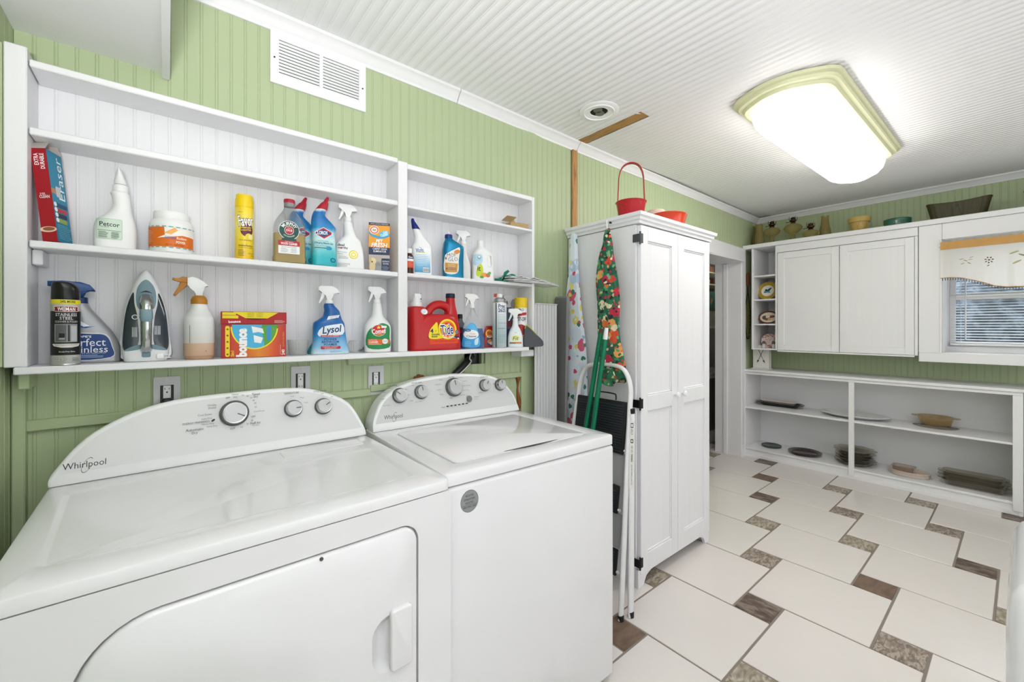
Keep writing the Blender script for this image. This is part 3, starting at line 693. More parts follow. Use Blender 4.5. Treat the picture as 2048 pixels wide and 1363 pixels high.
pr = Print(lambda u, v, off: (u, -off, v)); pr.rect(0, .8, 0, .035, '#6d6466').ell(.20, .10, .03, .04, '#c98a74').ell(.235, .07, .035, .045, '#3d7f80').ell(.175, .05, .03, .025, '#3d7f80').ell(.18, .17, .012, .014, '#59432f').build(p, 'painting')
ck = thing('coffee_maker', 'dark coffee maker on the kitchen hutch beyond the doorway', 'coffee maker', (4.78, .70, .801))
bx('tower', BLACK, ck, 0, .1, 0, .12, 0, .36, .008); bx('head', mat('grey_plastic', '#8d8f91', .4), ck, .0, .2, -.01, .12, .361, .44, .008); bx('base', MATS['grey_plastic'], ck, .1, .2, -.01, .12, 0, .04, .006)
obj('carafe', lathe(new(), [(.03, .045), (.045, .06), (.045, .15), (.028, .19)], 16, cx=.15, cy=.05), mat('carafe_glass', '#d5d7d8', .1), ck)
for i, x in enumerate((4.775, 4.83)):
    o = tag(obj('brown_vase', lathe(new(), [(.03, 0), (.022, .05), (.014, .09), (.02, .115)], 16), mat('brown_glaze', '#5a3524', .3), None, (x, .66, 1.811)), ('slender brown vase on the kitchen shelf, nearer the door jamb', 'slender brown vase on the kitchen shelf, farther from the door jamb')[1 - i], 'vase', 'vases on the kitchen shelf')
for i, x in enumerate((4.77, 4.815)):
    o = tag(obj('white_cup', lathe(new(), [(.012, 0), (.018, .03), (.019, .045), (.016, .045), (.015, .01)], 14), PLASTIC, None, (x, .60, 1.811)), ('small white cup on the kitchen shelf before the vases, nearer the wardrobe', 'small white cup on the kitchen shelf before the vases, nearer the jamb')[i], 'cup', 'cups on the kitchen shelf')
# ================================================================== CEILING LIGHTS
RIM = mat('cream_moulding', '#d9dab2', .4)
DIFF = mat('lit_diffuser', '#fffbf6', .5, emit=LAMP)
FILL_DIFF = mat('fill_diffuser', '#f8f8ff', .5, emit=FILL_LAMP)
def fixture(loc, tilt, label, dm=DIFF, L=1.62, Hw=.222):
    t = thing('ceiling_light', label, 'ceiling light', loc, 0, 'long ceiling lights'); t.rotation_euler = (0, tilt, 0)
    A = [(-L / 2 + .30, Hw), (-L / 2 + .155, Hw), (-L / 2 + .095, Hw * .93), (-L / 2 + .055, Hw * .72), (-L / 2 + .012, Hw * .34), (-L / 2, 0)]
    A = A + [(x, -y) for x, y in A[-2::-1]]; O = smooth_pts(A + [(-x, -y) for x, y in A], 4)
    def rings(lv): return [[(p[0] * (1 - i / (L / 2)), p[1] * (1 - i / Hw), z) for p in O] for i, z in lv]
    obj('rim', ring_loft(new(), rings([(0, .0), (0, -.014), (.014, -.019), (.018, -.032), (.034, -.037), (.040, -.050), (.064, -.058), (.068, -.044)])), RIM, t, smooth=30)
    obj('diffuser', ring_loft(new(), rings([(.064, -.046), (.066, -.080), (.076, -.118), (.098, -.148), (.130, -.168), (.170, -.176)])), dm, t, smooth=80)
    obj('finial', lathe(new(), [(.008, -.150), (.009, -.158), (.003, -.162)], 12, cx=-L / 2 + .20), mat('finial_bronze', '#6b4d33', .4), t)
    return t
fixture((2.90, -.99, zc(2.90) - .004), tilt, 'long lit ceiling light with a cream moulded rim, in the middle of the white ceiling')
fixture((.05, -1.62, ZC - .004), 0, 'long lit ceiling light overhead, above the top edge of the picture', FILL_DIFF)  # added fixture, unseen, evens the light from overhead
# ---- freezer-like white appliance at the right edge
fz = thing('enamel_chest', 'white rounded-corner enamel chest cut off by the right edge of the picture', 'chest', (1.12, -1.676, 0))
def chest_ring(i, z, r): return [(p[0], p[1], z) for p in inset_pts(round_rect(0, .49, -.64, 0, r, 6), i)]
obj('body', ring_loft(new(), [chest_ring(i, z, .06) for i, z in ((.03, .0), (.004, .06), (0, .10), (0, .3), (.003, .55), (.004, .78), (.006, .81), (.010, .838), (.020, .858), (.034, .869), (.05, .873))]), ENAMEL, fz, smooth=60)

# ---- added uplighter shaped as a floor lamp, unseen, to brighten the ceiling
t = thing('added_uplighter', 'slim uplighter floor lamp behind the camera', 'floor lamp', (-.16, -1.98, 0))
obj('base', lathe(new(), [(.13, 0), (.13, .015), (.03, .03)], 24), IRON, t); obj('pole', lathe(new(), [(.012, .03), (.012, 1.26)], 12), IRON, t); obj('shade', lathe(new(), [(.02, 1.26), (.10, 1.30), (.17, 1.40), (.165, 1.40), (.09, 1.305), (.02, 1.27)], 24, cap=False), PLASTIC, t)
l = bpy.data.lights.new('added_uplight', 'AREA'); l.shape = 'DISK'; l.size = .26; l.energy = FILL_UPLIGHT; l.color = (.985, .985, 1); o = bpy.data.objects.new('added_uplight', l); C.objects.link(o); o.location = (-.16, -1.98, 1.395); o.rotation_euler = (R(180), R(0), 0)
t = thing('kitchen_fill_lamp', 'round kitchen ceiling lamp beyond the doorway', 'ceiling light', (4.9, .85, 2.45))  # added lamp, out of view, to brighten the kitchen
obj('globe', lathe(new(), [(.02, 0), (.10, -.01), (.13, -.06), (.10, -.11), (.01, -.13)], 20), mat('lit_globe', '#fff6ea', .5, emit=34), t); obj('ceiling_plate', lathe(new(), [(.08, .02), (.08, 0)], 20), WHITE, t)
# ================================================================== THINGS ON THE WALL SHELVES
ZU, ZB = 1.5365, 1.2175        # tops of the upper and the bottom shelf
def zramp(name, stops, z0, z1, rough=.3, trans=0, axis='Z', wob=0):
    """print colour that changes along the height of the thing itself"""
    if name in MATS: return MATS[name]
    m = bpy.data.materials.new(name); m.use_nodes = True; nt = m.node_tree; b = nt.nodes['Principled BSDF']; b.inputs['Roughness'].default_value = rough
    b.inputs['Transmission Weight'].default_value = trans
    tc = nt.nodes.new('ShaderNodeTexCoord'); sx = nt.nodes.new('ShaderNodeSeparateXYZ'); nt.links.new(tc.outputs['Object'], sx.inputs[0])
    mr = nt.nodes.new('ShaderNodeMapRange'); mr.inputs[1].default_value = z0; mr.inputs[2].default_value = z1; src = sx.outputs[axis]
    if wob:
        n = nt.nodes.new('ShaderNodeTexNoise'); n.inputs['Scale'].default_value = 30; nt.links.new(tc.outputs['Object'], n.inputs[0])
        ma = nt.nodes.new('ShaderNodeMath'); ma.operation = 'MULTIPLY_ADD'; ma.inputs[1].default_value = wob; nt.links.new(n.outputs[0], ma.inputs[0]); nt.links.new(src, ma.inputs[2]); src = ma.outputs[0]
    nt.links.new(src, mr.inputs[0]); r = nt.nodes.new('ShaderNodeValToRGB'); e = r.color_ramp.elements
    while len(e) < len(stops): e.new(.5)
    for i, (p, c) in enumerate(stops): e[i].position = p; e[i].color = lin(c)
    nt.links.new(mr.outputs[0], r.inputs[0]); nt.links.new(r.outputs[0], b.inputs['Base Color']); MATS[name] = m; return m
def trigger_head(parent, z, cx=0, cy=0, m=None, mt=None, s=1.0, flip=1, collar=.0135, ch=.022):
    """trigger sprayer: collar, head with nozzle to the left, trigger"""
    m = m or PLASTIC; mt = mt or m
    q = lambda pts: [(cx + flip * x * s, z + ch + y * s) for x, y in pts]
    obj('collar', lathe(new(), [(collar * .93, 0), (collar, .001), (collar, ch - .003), (collar * .9, ch)], 20, cx=cx, cy=cy, z0=z), m, parent)
    hd = obj('spray_head', prism(new(), q([(-.036, .032), (-.036, .046), (-.030, .051), (.012, .051), (.026, .042), (.036, .029), (.033, .024), (.012, .026), (.0105, -.001), (-.0105, -.001), (-.010, .018), (-.020, .027)]), cy - .0095 * s, cy + .0095 * s, 'y', .0028 * s, 2), m, parent)
    obj('trigger', prism(new(), q([(-.024, .030), (-.014, .026), (-.018, .008), (-.031, -.013), (-.037, -.012), (-.029, .008)]), cy - .006 * s, cy + .006 * s, 'y', .0015 * s, 1), mt, hd)
    return hd
def can(name, label, loc, r, h, body, cap, capm, rz=0, caph=.04, capr=None, group=None):
    t = thing(name, label, 'spray can', loc, rz, group)
    L = Loft([(0, 0, r * .96, r * .96, 2), (.002, 0, r, r, 2), (h - caph - .003, 0, r, r, 2), (h - caph, 0, r * .94, r * .94, 2)], 2, 36)
    obj('can', L.mesh(), body, t); obj('bottom_rim', lathe(new(), [(r * .97, -.0001), (r * 1.015, .0008), (r * 1.015, .003), (r * .99, .004)], 32), STEEL, t)
    if cap: obj('cap', lathe(new(), cap, 28), capm, t)
    return t, L
# ---- leaning eraser carton
t = thing('eraser_box', 'tall red and blue carton with an open top, leaning on the left shelf upright', 'box', (-.224, -.066, ZU + .002), -20)
t.rotation_euler = (R(-1), R(-6.5), R(-20))
bxw, bxd, bxh = .030, .060, .243
obj('carton', box(new(), -bxw / 2, bxw / 2, -bxd / 2, bxd / 2, 0, bxh, .0008), ink('#a3121f'), t)
pr = Print(flat_front(-bxd / 2), 0); pr.rect(-.0148, .0148, .002, .242, '#a31420').text('EXTRA', -.006, .214, .030, .0085, '#ffffff', 90, bold=.012).text('DURABLE', .0055, .209, .040, .0085, '#ffffff', 90, bold=.012)
pr.text('MR.', -.001, .124, .012, .006, '#e8d9da', 0).text('CLEAN', .001, .117, .020, .0075, '#ffffff', 0, bold=.01).ell(0, .032, .017, .0075, '#e9cdb6').ell(.001, .033, .012, .005, '#9b5d3c').build(t, 'spine_print')
pr = Print(lambda u, v, off: (bxw / 2 + off, u, v), 0); hb = bxd / 2 - .001
pr.rect(-hb, hb, .001, .242, '#1f86a8').text('Eraser', .010, .175, .115, .024, '#f2f6f7', 90).rect(-.03, .0, .128, .142, '#b98667', .004).rect(-.012, .006, .122, .150, '#c9ccd0', .003)
for i, c in enumerate(('#15486e', '#b8323c', '#232c4e', '#9aa84a')): pr.rect(-.026, .024 - .003 * i, .094 - i * .014, .105 - i * .014, c, .003).ell(-.022, .10 - i * .014, .006, .006, '#f0f3f5', 14)
pr.lines(0, .044, .052, 9, .0045, '#7db4ca', .0015).build(t, 'front_print')
for y, a in ((-bxd / 2, -40), (bxd / 2, 25)): obj('flap', box(new(), -bxw / 2, bxw / 2, -.0004, .0004, 0, .026), mat('carton_inside', '#c9c3bb', .7), t, (0, y, bxh), (R(a), 0, 0))
obj('flap', box(new(), -.0004, .0004, -bxd / 2, bxd / 2, 0, .035), MATS['carton_inside'], t, (-bxw / 2, 0, bxh), (0, R(-12), 0))
# ---- pet spray
t = thing('pet_spray_bottle', 'white pet spray bottle with a pale green label, beside the leaning carton', 'bottle', (-.113, -.060, ZU), 4)
L = Loft([(0, 0, .041, .026, 3.4), (.005, 0, .0445, .029, 3.4), (.05, 0, .0455, .030, 3), (.078, .001, .041, .029, 2.6), (.098, .008, .029, .024, 2.2), (.112, .0115, .0225, .021, 2), (.13, .013, .0195, .0195, 2), (.150, .011, .0195, .0195, 2), (.160, .009, .0205, .0205, 2), (.1655, .009, .0165, .0165, 2)])
obj('body', L.mesh(), PLASTIC, t); obj('collar', lathe(new(), [(.0165, 0), (.017, .002), (.0165, .018), (.014, .020)], 20, cx=.010, z0=.1655), PLASTIC, t)
obj('spray_head', Loft([(.186, .010, .0135, .016, 2.4), (.196, .009, .013, .022, 2.4), (.206, .008, .010, .026, 2.4), (.222, .007, .0065, .024, 2.2), (.232, .006, .002, .02, 2)], 3, 20).mesh(), PLASTIC, t)
pr = Print(L.front); pr.rect(-.039, .014, .024, .082, '#bcd3bf', .004).rect(-.037, .012, .026, .080, '#cfe0d0', .003).text('Petcor', -.012, .0655, .040, .012, '#1b2130', bold=.01).text('Flea Spray', -.022, .0575, .016, .004, '#2b3340').rect(-.036, .011, .0475, .0485, '#2b3340', 0, 1).lines(-.024, .043, .020, 6, .003, '#5d6b60').lines(.0, .043, .018, 6, .003, '#5d6b60', seed=3).build(t)
# ---- powder jar
t = thing('powder_jar', 'squat white jar with an orange label and screw lid on the upper shelf', 'jar', (.011, -.0585, ZU), -6)
L = Loft([(0, 0, .050, .050, 2), (.003, 0, .053, .053, 2), (.078, 0, .053, .053, 2), (.096, 0, .047, .047, 2), (.100, 0, .0435, .0435, 2)], 4, 40)
obj('body', L.mesh(), PLASTIC, t); obj('lid', lathe(new(), [(.0425, .0995), (.0435, .101), (.0435, .121), (.042, .1235), (.02, .1238)], 36), PLASTIC, t)
OR = '#e0701c'
pr = Print(L.wrap, .005); pr.rect(-.075, .075, .016, .073, OR).poly([(-.012, .073), (.075, .073), (.075, .050), (.030, .052), (-.002, .044), (-.03, .040), (-.01, .05)], '#f4efe9').poly([(-.012, .056), (.012, .073), (.020, .066), (.004, .052)], '#f4b25e').rect(-.075, .075, .0735, .0765, '#eef3f2').rect(-.075, .075, .0125, .0155, '#eef3f2')
for k in range(9): pr.rect(-.065 + k * .016, -.055 + k * .016, .0738, .0758, '#2f9c93', 0, 1).rect(-.065 + k * .016, -.055 + k * .016, .0128, .0148, '#2f9c93', 0, 1)
pr.text('OXYGEN', .002, .0425, .024, .007, '#2b6aa8', bold=.01).text('Radiant', .028, .0425, .024, .007, '#fff0da', 0, shear=.2, bold=.01).text('POWER', .026, .0305, .022, .007, '#fff7ee', bold=.015).text('NET WT. 3 LBS (1360g)', .012, .0215, .040, .004, '#3a2a20').lines(-.052, .060, .026, 9, .0045, '#f3c79a').build(t)
# ---- lemon furniture polish
YB = zramp('polish_print', [(0, '#f0c419'), (.35, '#f3d63a'), (.55, '#f6e36a'), (.8, '#f3d32a'), (1, '#f2cf1c')], 0, .21)
t, L = can('polish_can', 'yellow furniture polish spray can standing alone on the upper shelf', (.1985, -.060, ZU), .0267, .214, YB, None, None, 2)
obj('cap', lathe(new(), [(.0262, .174), (.0268, .176), (.0266, .196), (.024, .208), (.0225, .209), (.021, .200), (.012, .197), (.0, .197)], 28), mat('yellow_plastic', '#f2cf10', .3), t)
obj('cap_lip', lathe(new(), [(.024, .205), (.0245, .211), (.0225, .2165), (.0215, .207)], 28, sy=.8), MATS['yellow_plastic'], t)
pr = Print(L.wrap); pr.ell(.003, .098, .019, .022, '#6a2740').ell(.008, .078, .010, .009, '#e9d545', rot=25).ell(.015, .076, .008, .009, '#f6ef9a').text('Favor', .0, .128, .044, .034, '#1d1a2a', 8, bold=.055).text('Favor', .0, .128, .044, .034, '#ffffff', 8, bold=.02).text('johnson', -.015, .155, .012, .004, '#7a3b1c').text('Brilliant shine', .0, .106, .030, .0065, '#f3d83a', 6, bold=.02).text('Furniture Polish', .0, .098, .030, .0065, '#f3d83a', 6, bold=.02)
pr.text('FRESH LEMON SCENT', .0, .064, .036, .004, '#5a4a2a').text('Revitalizes Fine Wood', .0, .0465, .040, .005, '#4b3712', bold=.02).text('no residue no buildup', .0, .0395, .040, .0045, '#4b3712').lines(-.012, .031, .02, 5, .0045, '#6b5312').text('NET WT 9 OZ', .015, .021, .018, .004, '#4b3712').text('255 g', .018, .014, .010, .004, '#4b3712').build(t)
# ---- wood cleaner in a clear bottle
CLEAR = mat('clear_plastic', '#f2f5f5', .04, trans=.92, ior=1.08)
t = thing('wood_cleaner_bottle', 'clear bottle half full of amber wood cleaner with a red and silver cap', 'bottle', (.328, -.083, ZU), -4)
secs = [(0, 0, .049, .026, 6), (.003, 0, .0515, .028, 6), (.020, 0, .0515, .028, 6), (.024, 0, .0485, .0265, 6), (.122, 0, .0485, .0265, 6), (.156, 0, .036, .024, 4), (.182, 0, .019, .019, 2.2), (.196, 0, .0155, .0155, 2)]
L = Loft(secs, 3, 36); obj('body', L.mesh(), CLEAR, t)
liq = [(.002, 0, .047, .024, 6), (.019, 0, .0495, .026, 6), (.024, 0, .0465, .0245, 6), (.100, 0, .0465, .0245, 6)]
obj('liquid', Loft(liq, 1, 36).mesh(), mat('amber_liquid', '#dcbc6c', .1, trans=.35, ior=1.12), t)
obj('cap', lathe(new(), [(.0165, .1945), (.017, .196), (.0172, .207), (.0165, .2085)], 24), mat('grey_cap', '#8b8488', .35), t)
obj('cap_band', lathe(new(), [(.0173, .2085), (.0175, .2095), (.0175, .2195), (.0165, .221), (.004, .2212)], 24), mat('red_cap', '#b01b2e', .35), t)
pr = Print(L.front); DG = '#0e4b43'
pr.ell(-.004, .110, .0315, .0325, '#f2f2ef', 36).ell(-.004, .110, .030, .031, DG, 36).poly([(-.030, .070), (.022, .070), (.016, .083), (-.024, .083)], DG).rect(-.0365, .0285, .030, .0745, '#f1f1ee', .002).rect(-.0365, .0285, .057, .0745, '#b5202e', .002).ell(-.004, .110, .0145, .015, '#f2f2ef', 28).ell(-.004, .110, .0132, .0137, '#b5202e', 28)
pr.text('MURPHY', -.004, .1325, .050, .0105, '#f4f4f0', 0, .0235, bold=.02).text('OLD FASHIONED', -.004, .0885, .036, .0045, '#f4f4f0', 0, -.024).text('1910', -.004, .1095, .018, .008, '#f4f4f0', bold=.02).text('SINCE', -.004, .1175, .010, .003, '#f4f4f0').text('CONCENTRATED', -.004, .0705, .026, .0028, '#f4e0e0').text('WOOD CLEANER', -.004, .064, .050, .0075, '#ffffff', bold=.02).text('98% NATURALLY DERIVED', -.004, .0525, .046, .003, '#45505a').lines(-.018, .0465, .022, 4, .004, '#8fa0ac').lines(.012, .0465, .022, 4, .004, '#8fa0ac', seed=4).build(t)
# ---- two toilet gel bottles
GELM = zramp('gel_print', [(0, '#159fae'), (.18, '#27b3bf'), (.32, '#6fcbd0'), (.48, '#c4e6e6'), (.60, '#9fd3e2'), (.68, '#1283c0'), (.85, '#0c68ad'), (.96, '#0f6fb4'), (1, '#dfe9ee')], 0, .215, wob=.02)
def gel(loc, rz, label):
    t = thing('toilet_gel_bottle', label, 'bottle', loc, rz, 'bleach gel bottles on the upper shelf')
    L = Loft([(0, 0, .041, .024, 3.5), (.004, 0, .0425, .026, 3.5), (.07, 0, .0395, .026, 3.2), (.118, -.002, .038, .0255, 3), (.134, -.001, .041, .025, 2.8), (.142, -.001, .041, .0245, 2.8), (.160, -.008, .034, .023, 2.5), (.182, -.017, .022, .020, 2.2), (.196, -.014, .0195, .018, 2), (.212, -.006, .0165, .0165, 2)], 5, 36)
    obj('body', L.mesh(), GELM, t)
    c = Loft([(.205, -.009, .0195, .0195, 2), (.215, -.004, .0175, .0175, 2), (.230, .003, .0125, .0125, 2), (.236, .006, .0085, .0085, 2), (.250, .012, .0055, .0055, 2), (.2545, .013, .003, .003, 2)], 3, 20)
    obj('cap', c.mesh(), mat('red_cap', '#b01b2e', .35), t)
    pr = Print(L.front); pr.poly([(-.034, .118), (-.006, .138), (.024, .122), (.023, .114), (-.004, .094), (-.034, .110)], '#f3f5f6').poly([(-.033, .1175), (-.006, .136), (.022, .1215), (.021, .1145), (-.004, .0965), (-.033, .111)], '#bf2233').poly([(-.033, .1155), (-.006, .131), (.017, .119), (.016, .116), (-.005, .102), (-.033, .1125)], '#17427f').text('CLOROX', -.012, .117, .040, .0125, '#ffffff', 4, bold=.02)
    pr.text('Clinging Bleach Gel', -.004, .080, .060, .0085, '#1b3c74', 0, bold=.01).text('kills 99.9% of germs', -.006, .0705, .046, .004, '#a3293c').text('TOILET BOWL CLEANER', -.008, .088, .036, .003, '#2e6c90').rect(-.034, .006, .0622, .0645, '#5a2a48').poly([(.004, .058), (.018, .058), (.023, .0635), (.018, .069), (.004, .069)], '#1597c0').ell(.026, .022, .009, .008, '#0e4f74').ell(.026, .022, .006, .0055, '#2aa7b8').build(t)
    return t
gel((.441, -.084, ZU), -4, 'blue and aqua bleach gel bottle with a red cap, fully in view'); gel((.380, -.029, ZU), -4, 'blue and aqua bleach gel bottle half hidden behind the clear wood cleaner bottle')
# ---- white multi-purpose spray
t = thing('all_purpose_spray', 'plain white trigger spray with a yellow ring, next to the pet carpet carton', 'bottle', (.541, -.058, ZU), -8)
L = Loft([(0, 0, .050, .029, 3.6), (.004, 0, .053, .031, 3.6), (.05, -.001, .053, .031, 3.2), (.090, -.002, .048, .030, 2.8), (.112, .002, .038, .027, 2.4), (.128, .002, .024, .023, 2.2), (.150, -.002, .0195, .0195, 2), (.176, -.006, .016, .016, 2), (.184, -.006, .0125, .0125, 2)])
obj('body', L.mesh(), PLASTIC, t); trigger_head(t, .184, -.006, 0, s=.95, ch=.016)
pr = Print(L.front); pr.text('deal', -.034, .088, .022, .010, '#2b2b2c', bold=.02).text('worthy', -.028, .0765, .034, .010, '#2b2b2c', bold=.02).ell(-.034, .0757, .003, .003, '#c2203a', 12, 1).ell(.009, .054, .0165, .0165, '#f0dc2e', 32).ell(.009, .054, .0125, .0125, '#f7f7f5', 28).ell(.009, .054, .0095, .0095, '#f0dc2e', 24).ell(.009, .054, .006, .006, '#f7f4cf', 20).text('Multi-Purpose', -.030, .0605, .030, .0045, '#333333').text('Cleaner', -.036, .0545, .018, .0045, '#333333').rect(-.045, -.022, .0485, .0492, '#d9c93a', 0, 1).lines(-.026, .0445, .034, 3, .004, '#9a9a9a').lines(-.024, .018, .042, 4, .0035, '#a5a5a5', seed=2).build(t)
# ---- pet carpet odour carton
t = thing('odor_powder_box', 'orange carton of carpet odour powder with a puppy picture, against the shelf divider', 'box', (.656, -.066, ZU), -22)
bw, bd, bh = .040, .034, .193
obj('carton', box(new(), -bw, bw, -bd / 2, bd / 2, 0, bh, .0008), mat('carton_amber', '#c98a2e', .5), t)
pr = Print(flat_front(-bd / 2), 0); o = -.0395; e = .0395
pr.rect(o, e, .001, .192, '#f0a01c').rect(o, e, .182, .192, '#1d2c4c').rect(o, e, .0655, .095, '#1b2b55').rect(o, e, .001, .0655, '#a9a199').rect(o, e, .040, .0655, '#b7aea6').ell(-.019, .163, .018, .0165, '#f5e9dc').ell(-.019, .163, .0155, .014, '#d8452a').ell(-.019, .163, .012, .0108, '#f2e6da').text('A&H', -.019, .163, .013, .008, '#24304f', bold=.015)
pr.poly([(o, .149), (-.03, .137), (-.005, .130), (.02, .132), (e, .142), (e, .150), (.02, .141), (-.006, .140), (-.03, .146), (o, .158)], '#2f9fc8').ell(.018, .150, .019, .012, '#5fbadb', rot=20).text('OXI', .022, .155, .016, .009, '#ffffff', 14, bold=.015).text('CLEAN', .018, .145, .028, .009, '#ffffff', 14, bold=.015)
pr.text('LONG LASTING FRESHNESS', 0, .187, .068, .0045, '#d8dde6').text('PET', .0, .119, .026, .014, '#ffffff', 0, shear=.2, bold=.025).text('FRESH', .0, .104, .060, .016, '#ffffff', 0, shear=.2, bold=.025).text('CARPET ODOR', .002, .0885, .054, .0075, '#f1f3f7', bold=.01).text('ELIMINATOR', .002, .079, .048, .0075, '#f1f3f7', bold=.01)
pr.ell(-.024, .040, .012, .0135, '#e3cfa4').ell(-.026, .018, .011, .020, '#dcc596').ell(-.027, .037, .0025, .0035, '#4a3726', 10).ell(-.034, .042, .005, .010, '#cfb585').ell(-.004, .024, .009, .013, '#8b8d8e').ell(-.004, .010, .011, .011, '#97999a').rect(.008, e, .004, .052, '#24304a', .003).text('DESTROYS', .024, .040, .026, .006, '#e9edf3').text('ODORS', .024, .031, .022, .006, '#e9edf3').lines(.024, .020, .026, 4, .0045, '#7fa1c4').build(t, 'front_print')
# ---- toilet cleaner with dark blue spout
t = thing('bowl_cleaner_bottle', 'white bent-neck toilet cleaner bottle with a dark blue cap', 'bottle', (.842, -.056, ZU), -14)
L = Loft([(0, .004, .041, .025, 3.6), (.004, .004, .0435, .027, 3.6), (.08, .004, .0435, .027, 3.2), (.118, .003, .0425, .027, 2.8), (.138, .004, .036, .0255, 2.5), (.152, -.001, .0275, .023, 2.3), (.166, -.006, .021, .020, 2.1), (.184, -.013, .0175, .0175, 2), (.200, -.020, .0145, .0145, 2)], 5, 36)
obj('body', L.mesh(), PLASTIC, t)
obj('cap', Loft([(.197, -.018, .0165, .0165, 2), (.206, -.022, .0155, .0155, 2), (.220, -.028, .011, .011, 2), (.232, -.033, .0075, .0075, 2), (.242, -.034, .005, .005, 2)], 3, 20).mesh(), mat('navy_cap', '#142b78', .35), t)
LB1 = zramp('bowl_label_print', [(0, '#2a8cc0'), (.3, '#7cbfe0'), (.6, '#d6e8f2'), (.8, '#f2f6f8'), (1, '#f4f7f8')], .01, .12)
pr = Print(L.front); pr.rect(-.030, .036, .012, .116, LB1, .004).text('The', -.008, .116, .009, .005, '#1c4f8c').text('Works', -.010, .106, .032, .0155, '#1b5ba0', 8, bold=.02).rect(-.026, .012, .0955, .0985, '#c7b43a', .001).lines(.002, .086, .052, 4, .007, '#7fa9c8').lines(.002, .052, .050, 3, .006, '#cfe3f0', seed=5).rect(.004, .030, .015, .033, '#f2f2f2')
for i in range(9): pr.rect(.006 + i * .0026, .0072 + i * .0026, .017, .030, '#2a2a2c', 0, 1)
pr.build(t)
# ---- small brown bottle partly hidden by the divider
t = thing('adhesive_remover_bottle', 'small brown bottle with a navy and orange label at the shelf divider', 'bottle', (.776, -.085, ZU), -20)
L = Loft([(0, 0, .0165, .0165, 2), (.07, 0, .0165, .0165, 2), (.082, 0, .010, .010, 2), (.086, 0, .0085, .0085, 2)], 3, 24)
obj('body', L.mesh(), mat('brown_glass', '#4b2417', .15), t); obj('cap', lathe(new(), [(.011, .085), (.011, .104), (.010, .105)], 20), PLASTIC, t)
pr = Print(L.wrap, .004); pr.rect(-.021, .021, .024, .050, '#d8481c').rect(-.021, .021, .051, .061, '#eef0f2').rect(-.021, .021, .062, .073, '#1e2a55').text('Goo', .004, .0675, .018, .007, '#ffffff', bold=.02).lines(.0, .045, .03, 4, .005, '#f0a384').build(t)
# ---- floor shine bottle
t = thing('floor_polish_bottle', 'metallic teal floor polish bottle with a cream label', 'bottle', (1.000, -.062, ZU), -20)
L = Loft([(0, 0, .044, .027, 3.6), (.004, 0, .0465, .029, 3.6), (.06, -.001, .047, .029, 3.4), (.12, 0, .0475, .029, 3.2), (.142, .001, .046, .028, 3), (.158, -.008, .035, .026, 2.6), (.172, -.017, .0205, .02, 2.2), (.180, -.020, .0155, .0155, 2)], 5, 36)
obj('body', L.mesh(), mat('teal_metallic', '#0f7ba3', .24, .45), t)
obj('cap', lathe(new(), [(.0165, .178), (.0175, .180), (.0170, .194), (.015, .196)], 24, cx=-.020), mat('navy_cap', '#142b78', .35), t); obj('spout', lathe(new(), [(.0065, .196), (.0055, .208), (.003, .2095)], 14, cx=-.020), PLASTIC, t)
pr = Print(L.front); pr.poly(smooth_pts([(-.040, .022), (.014, .022), (.020, .080), (.026, .134), (.004, .128), (-.030, .108), (-.042, .090)], 4), '#ede7dc').poly([(-.040, .024), (.013, .024), (.017, .064), (-.040, .066)], '#c99440').ell(.012, .116, .014, .009, '#d8853a', rot=25).text('MOP', -.012, .100, .040, .0165, '#ffffff', 4, bold=.05).text('MOP', -.012, .100, .040, .0165, '#1b2c4c', 4, bold=.0).text('&', -.036, .086, .008, .011, '#1b2c4c', bold=.02).text('GLO', -.006, .082, .042, .0175, '#ffffff', 4, bold=.05).text('GLO', -.006, .082, .042, .0175, '#1b2c4c', 4, bold=.0).text('MULTI-SURFACE', -.012, .058, .030, .0045, '#f6ead2').text('FLOOR CLEANER', -.012, .051, .032, .005, '#f6ead2').rect(-.036, .006, .036, .043, '#7e4a34').text('TRIPLE ACTION', -.014, .0395, .034, .004, '#f6ead2').build(t)
# ---- white spray behind it, laundry jug beside it
t = thing('fabric_spray', 'white trigger spray half hidden behind the teal floor polish bottle', 'bottle', (1.070, -.034, ZU), -24)
L = Loft([(0, 0, .036, .022, 3.4), (.06, .0, .036, .022, 3), (.09, .0, .030, .021, 2.6), (.125, .002, .018, .018, 2.2), (.16, .003, .014, .014, 2), (.168, .003, .0125, .0125, 2)]); obj('body', L.mesh(), mat('off_white_plastic', '#e4e2de', .35), t); trigger_head(t, .168, .003, 0, PLASTIC, s=.95, ch=.014)
pr = Print(L.front); pr.ell(-.008, .06, .012, .024, '#c9cdd3').build(t)
t = thing('laundry_jug', 'white laundry jug with a cut-out handle and a fruit picture on the label', 'jug', (1.166, -.058, ZU), -20)
L = Loft([(0, 0, .050, .029, 4), (.004, 0, .053, .031, 4), (.10, 0, .052, .031, 3.6), (.128, -.001, .047, .030, 3), (.145, -.004, .034, .027, 2.5), (.158, -.008, .020, .020, 2.1), (.166, -.010, .0155, .0155, 2)]); obj('body', L.mesh(), PLASTIC, t)
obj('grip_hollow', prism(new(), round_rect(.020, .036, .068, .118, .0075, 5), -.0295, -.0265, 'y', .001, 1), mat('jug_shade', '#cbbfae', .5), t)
obj('grip_rim', tube(new(), [(x, -.0295 - .0005, z) for x, z in round_rect(.019, .037, .066, .120, .0085, 4) + round_rect(.019, .037, .066, .120, .0085, 4)[:1]], .0022, 6), PLASTIC, t)
obj('cap', lathe(new(), [(.0155, .165), (.016, .167), (.0155, .19), (.014, .1915)], 22, cx=-.010), PLASTIC, t)
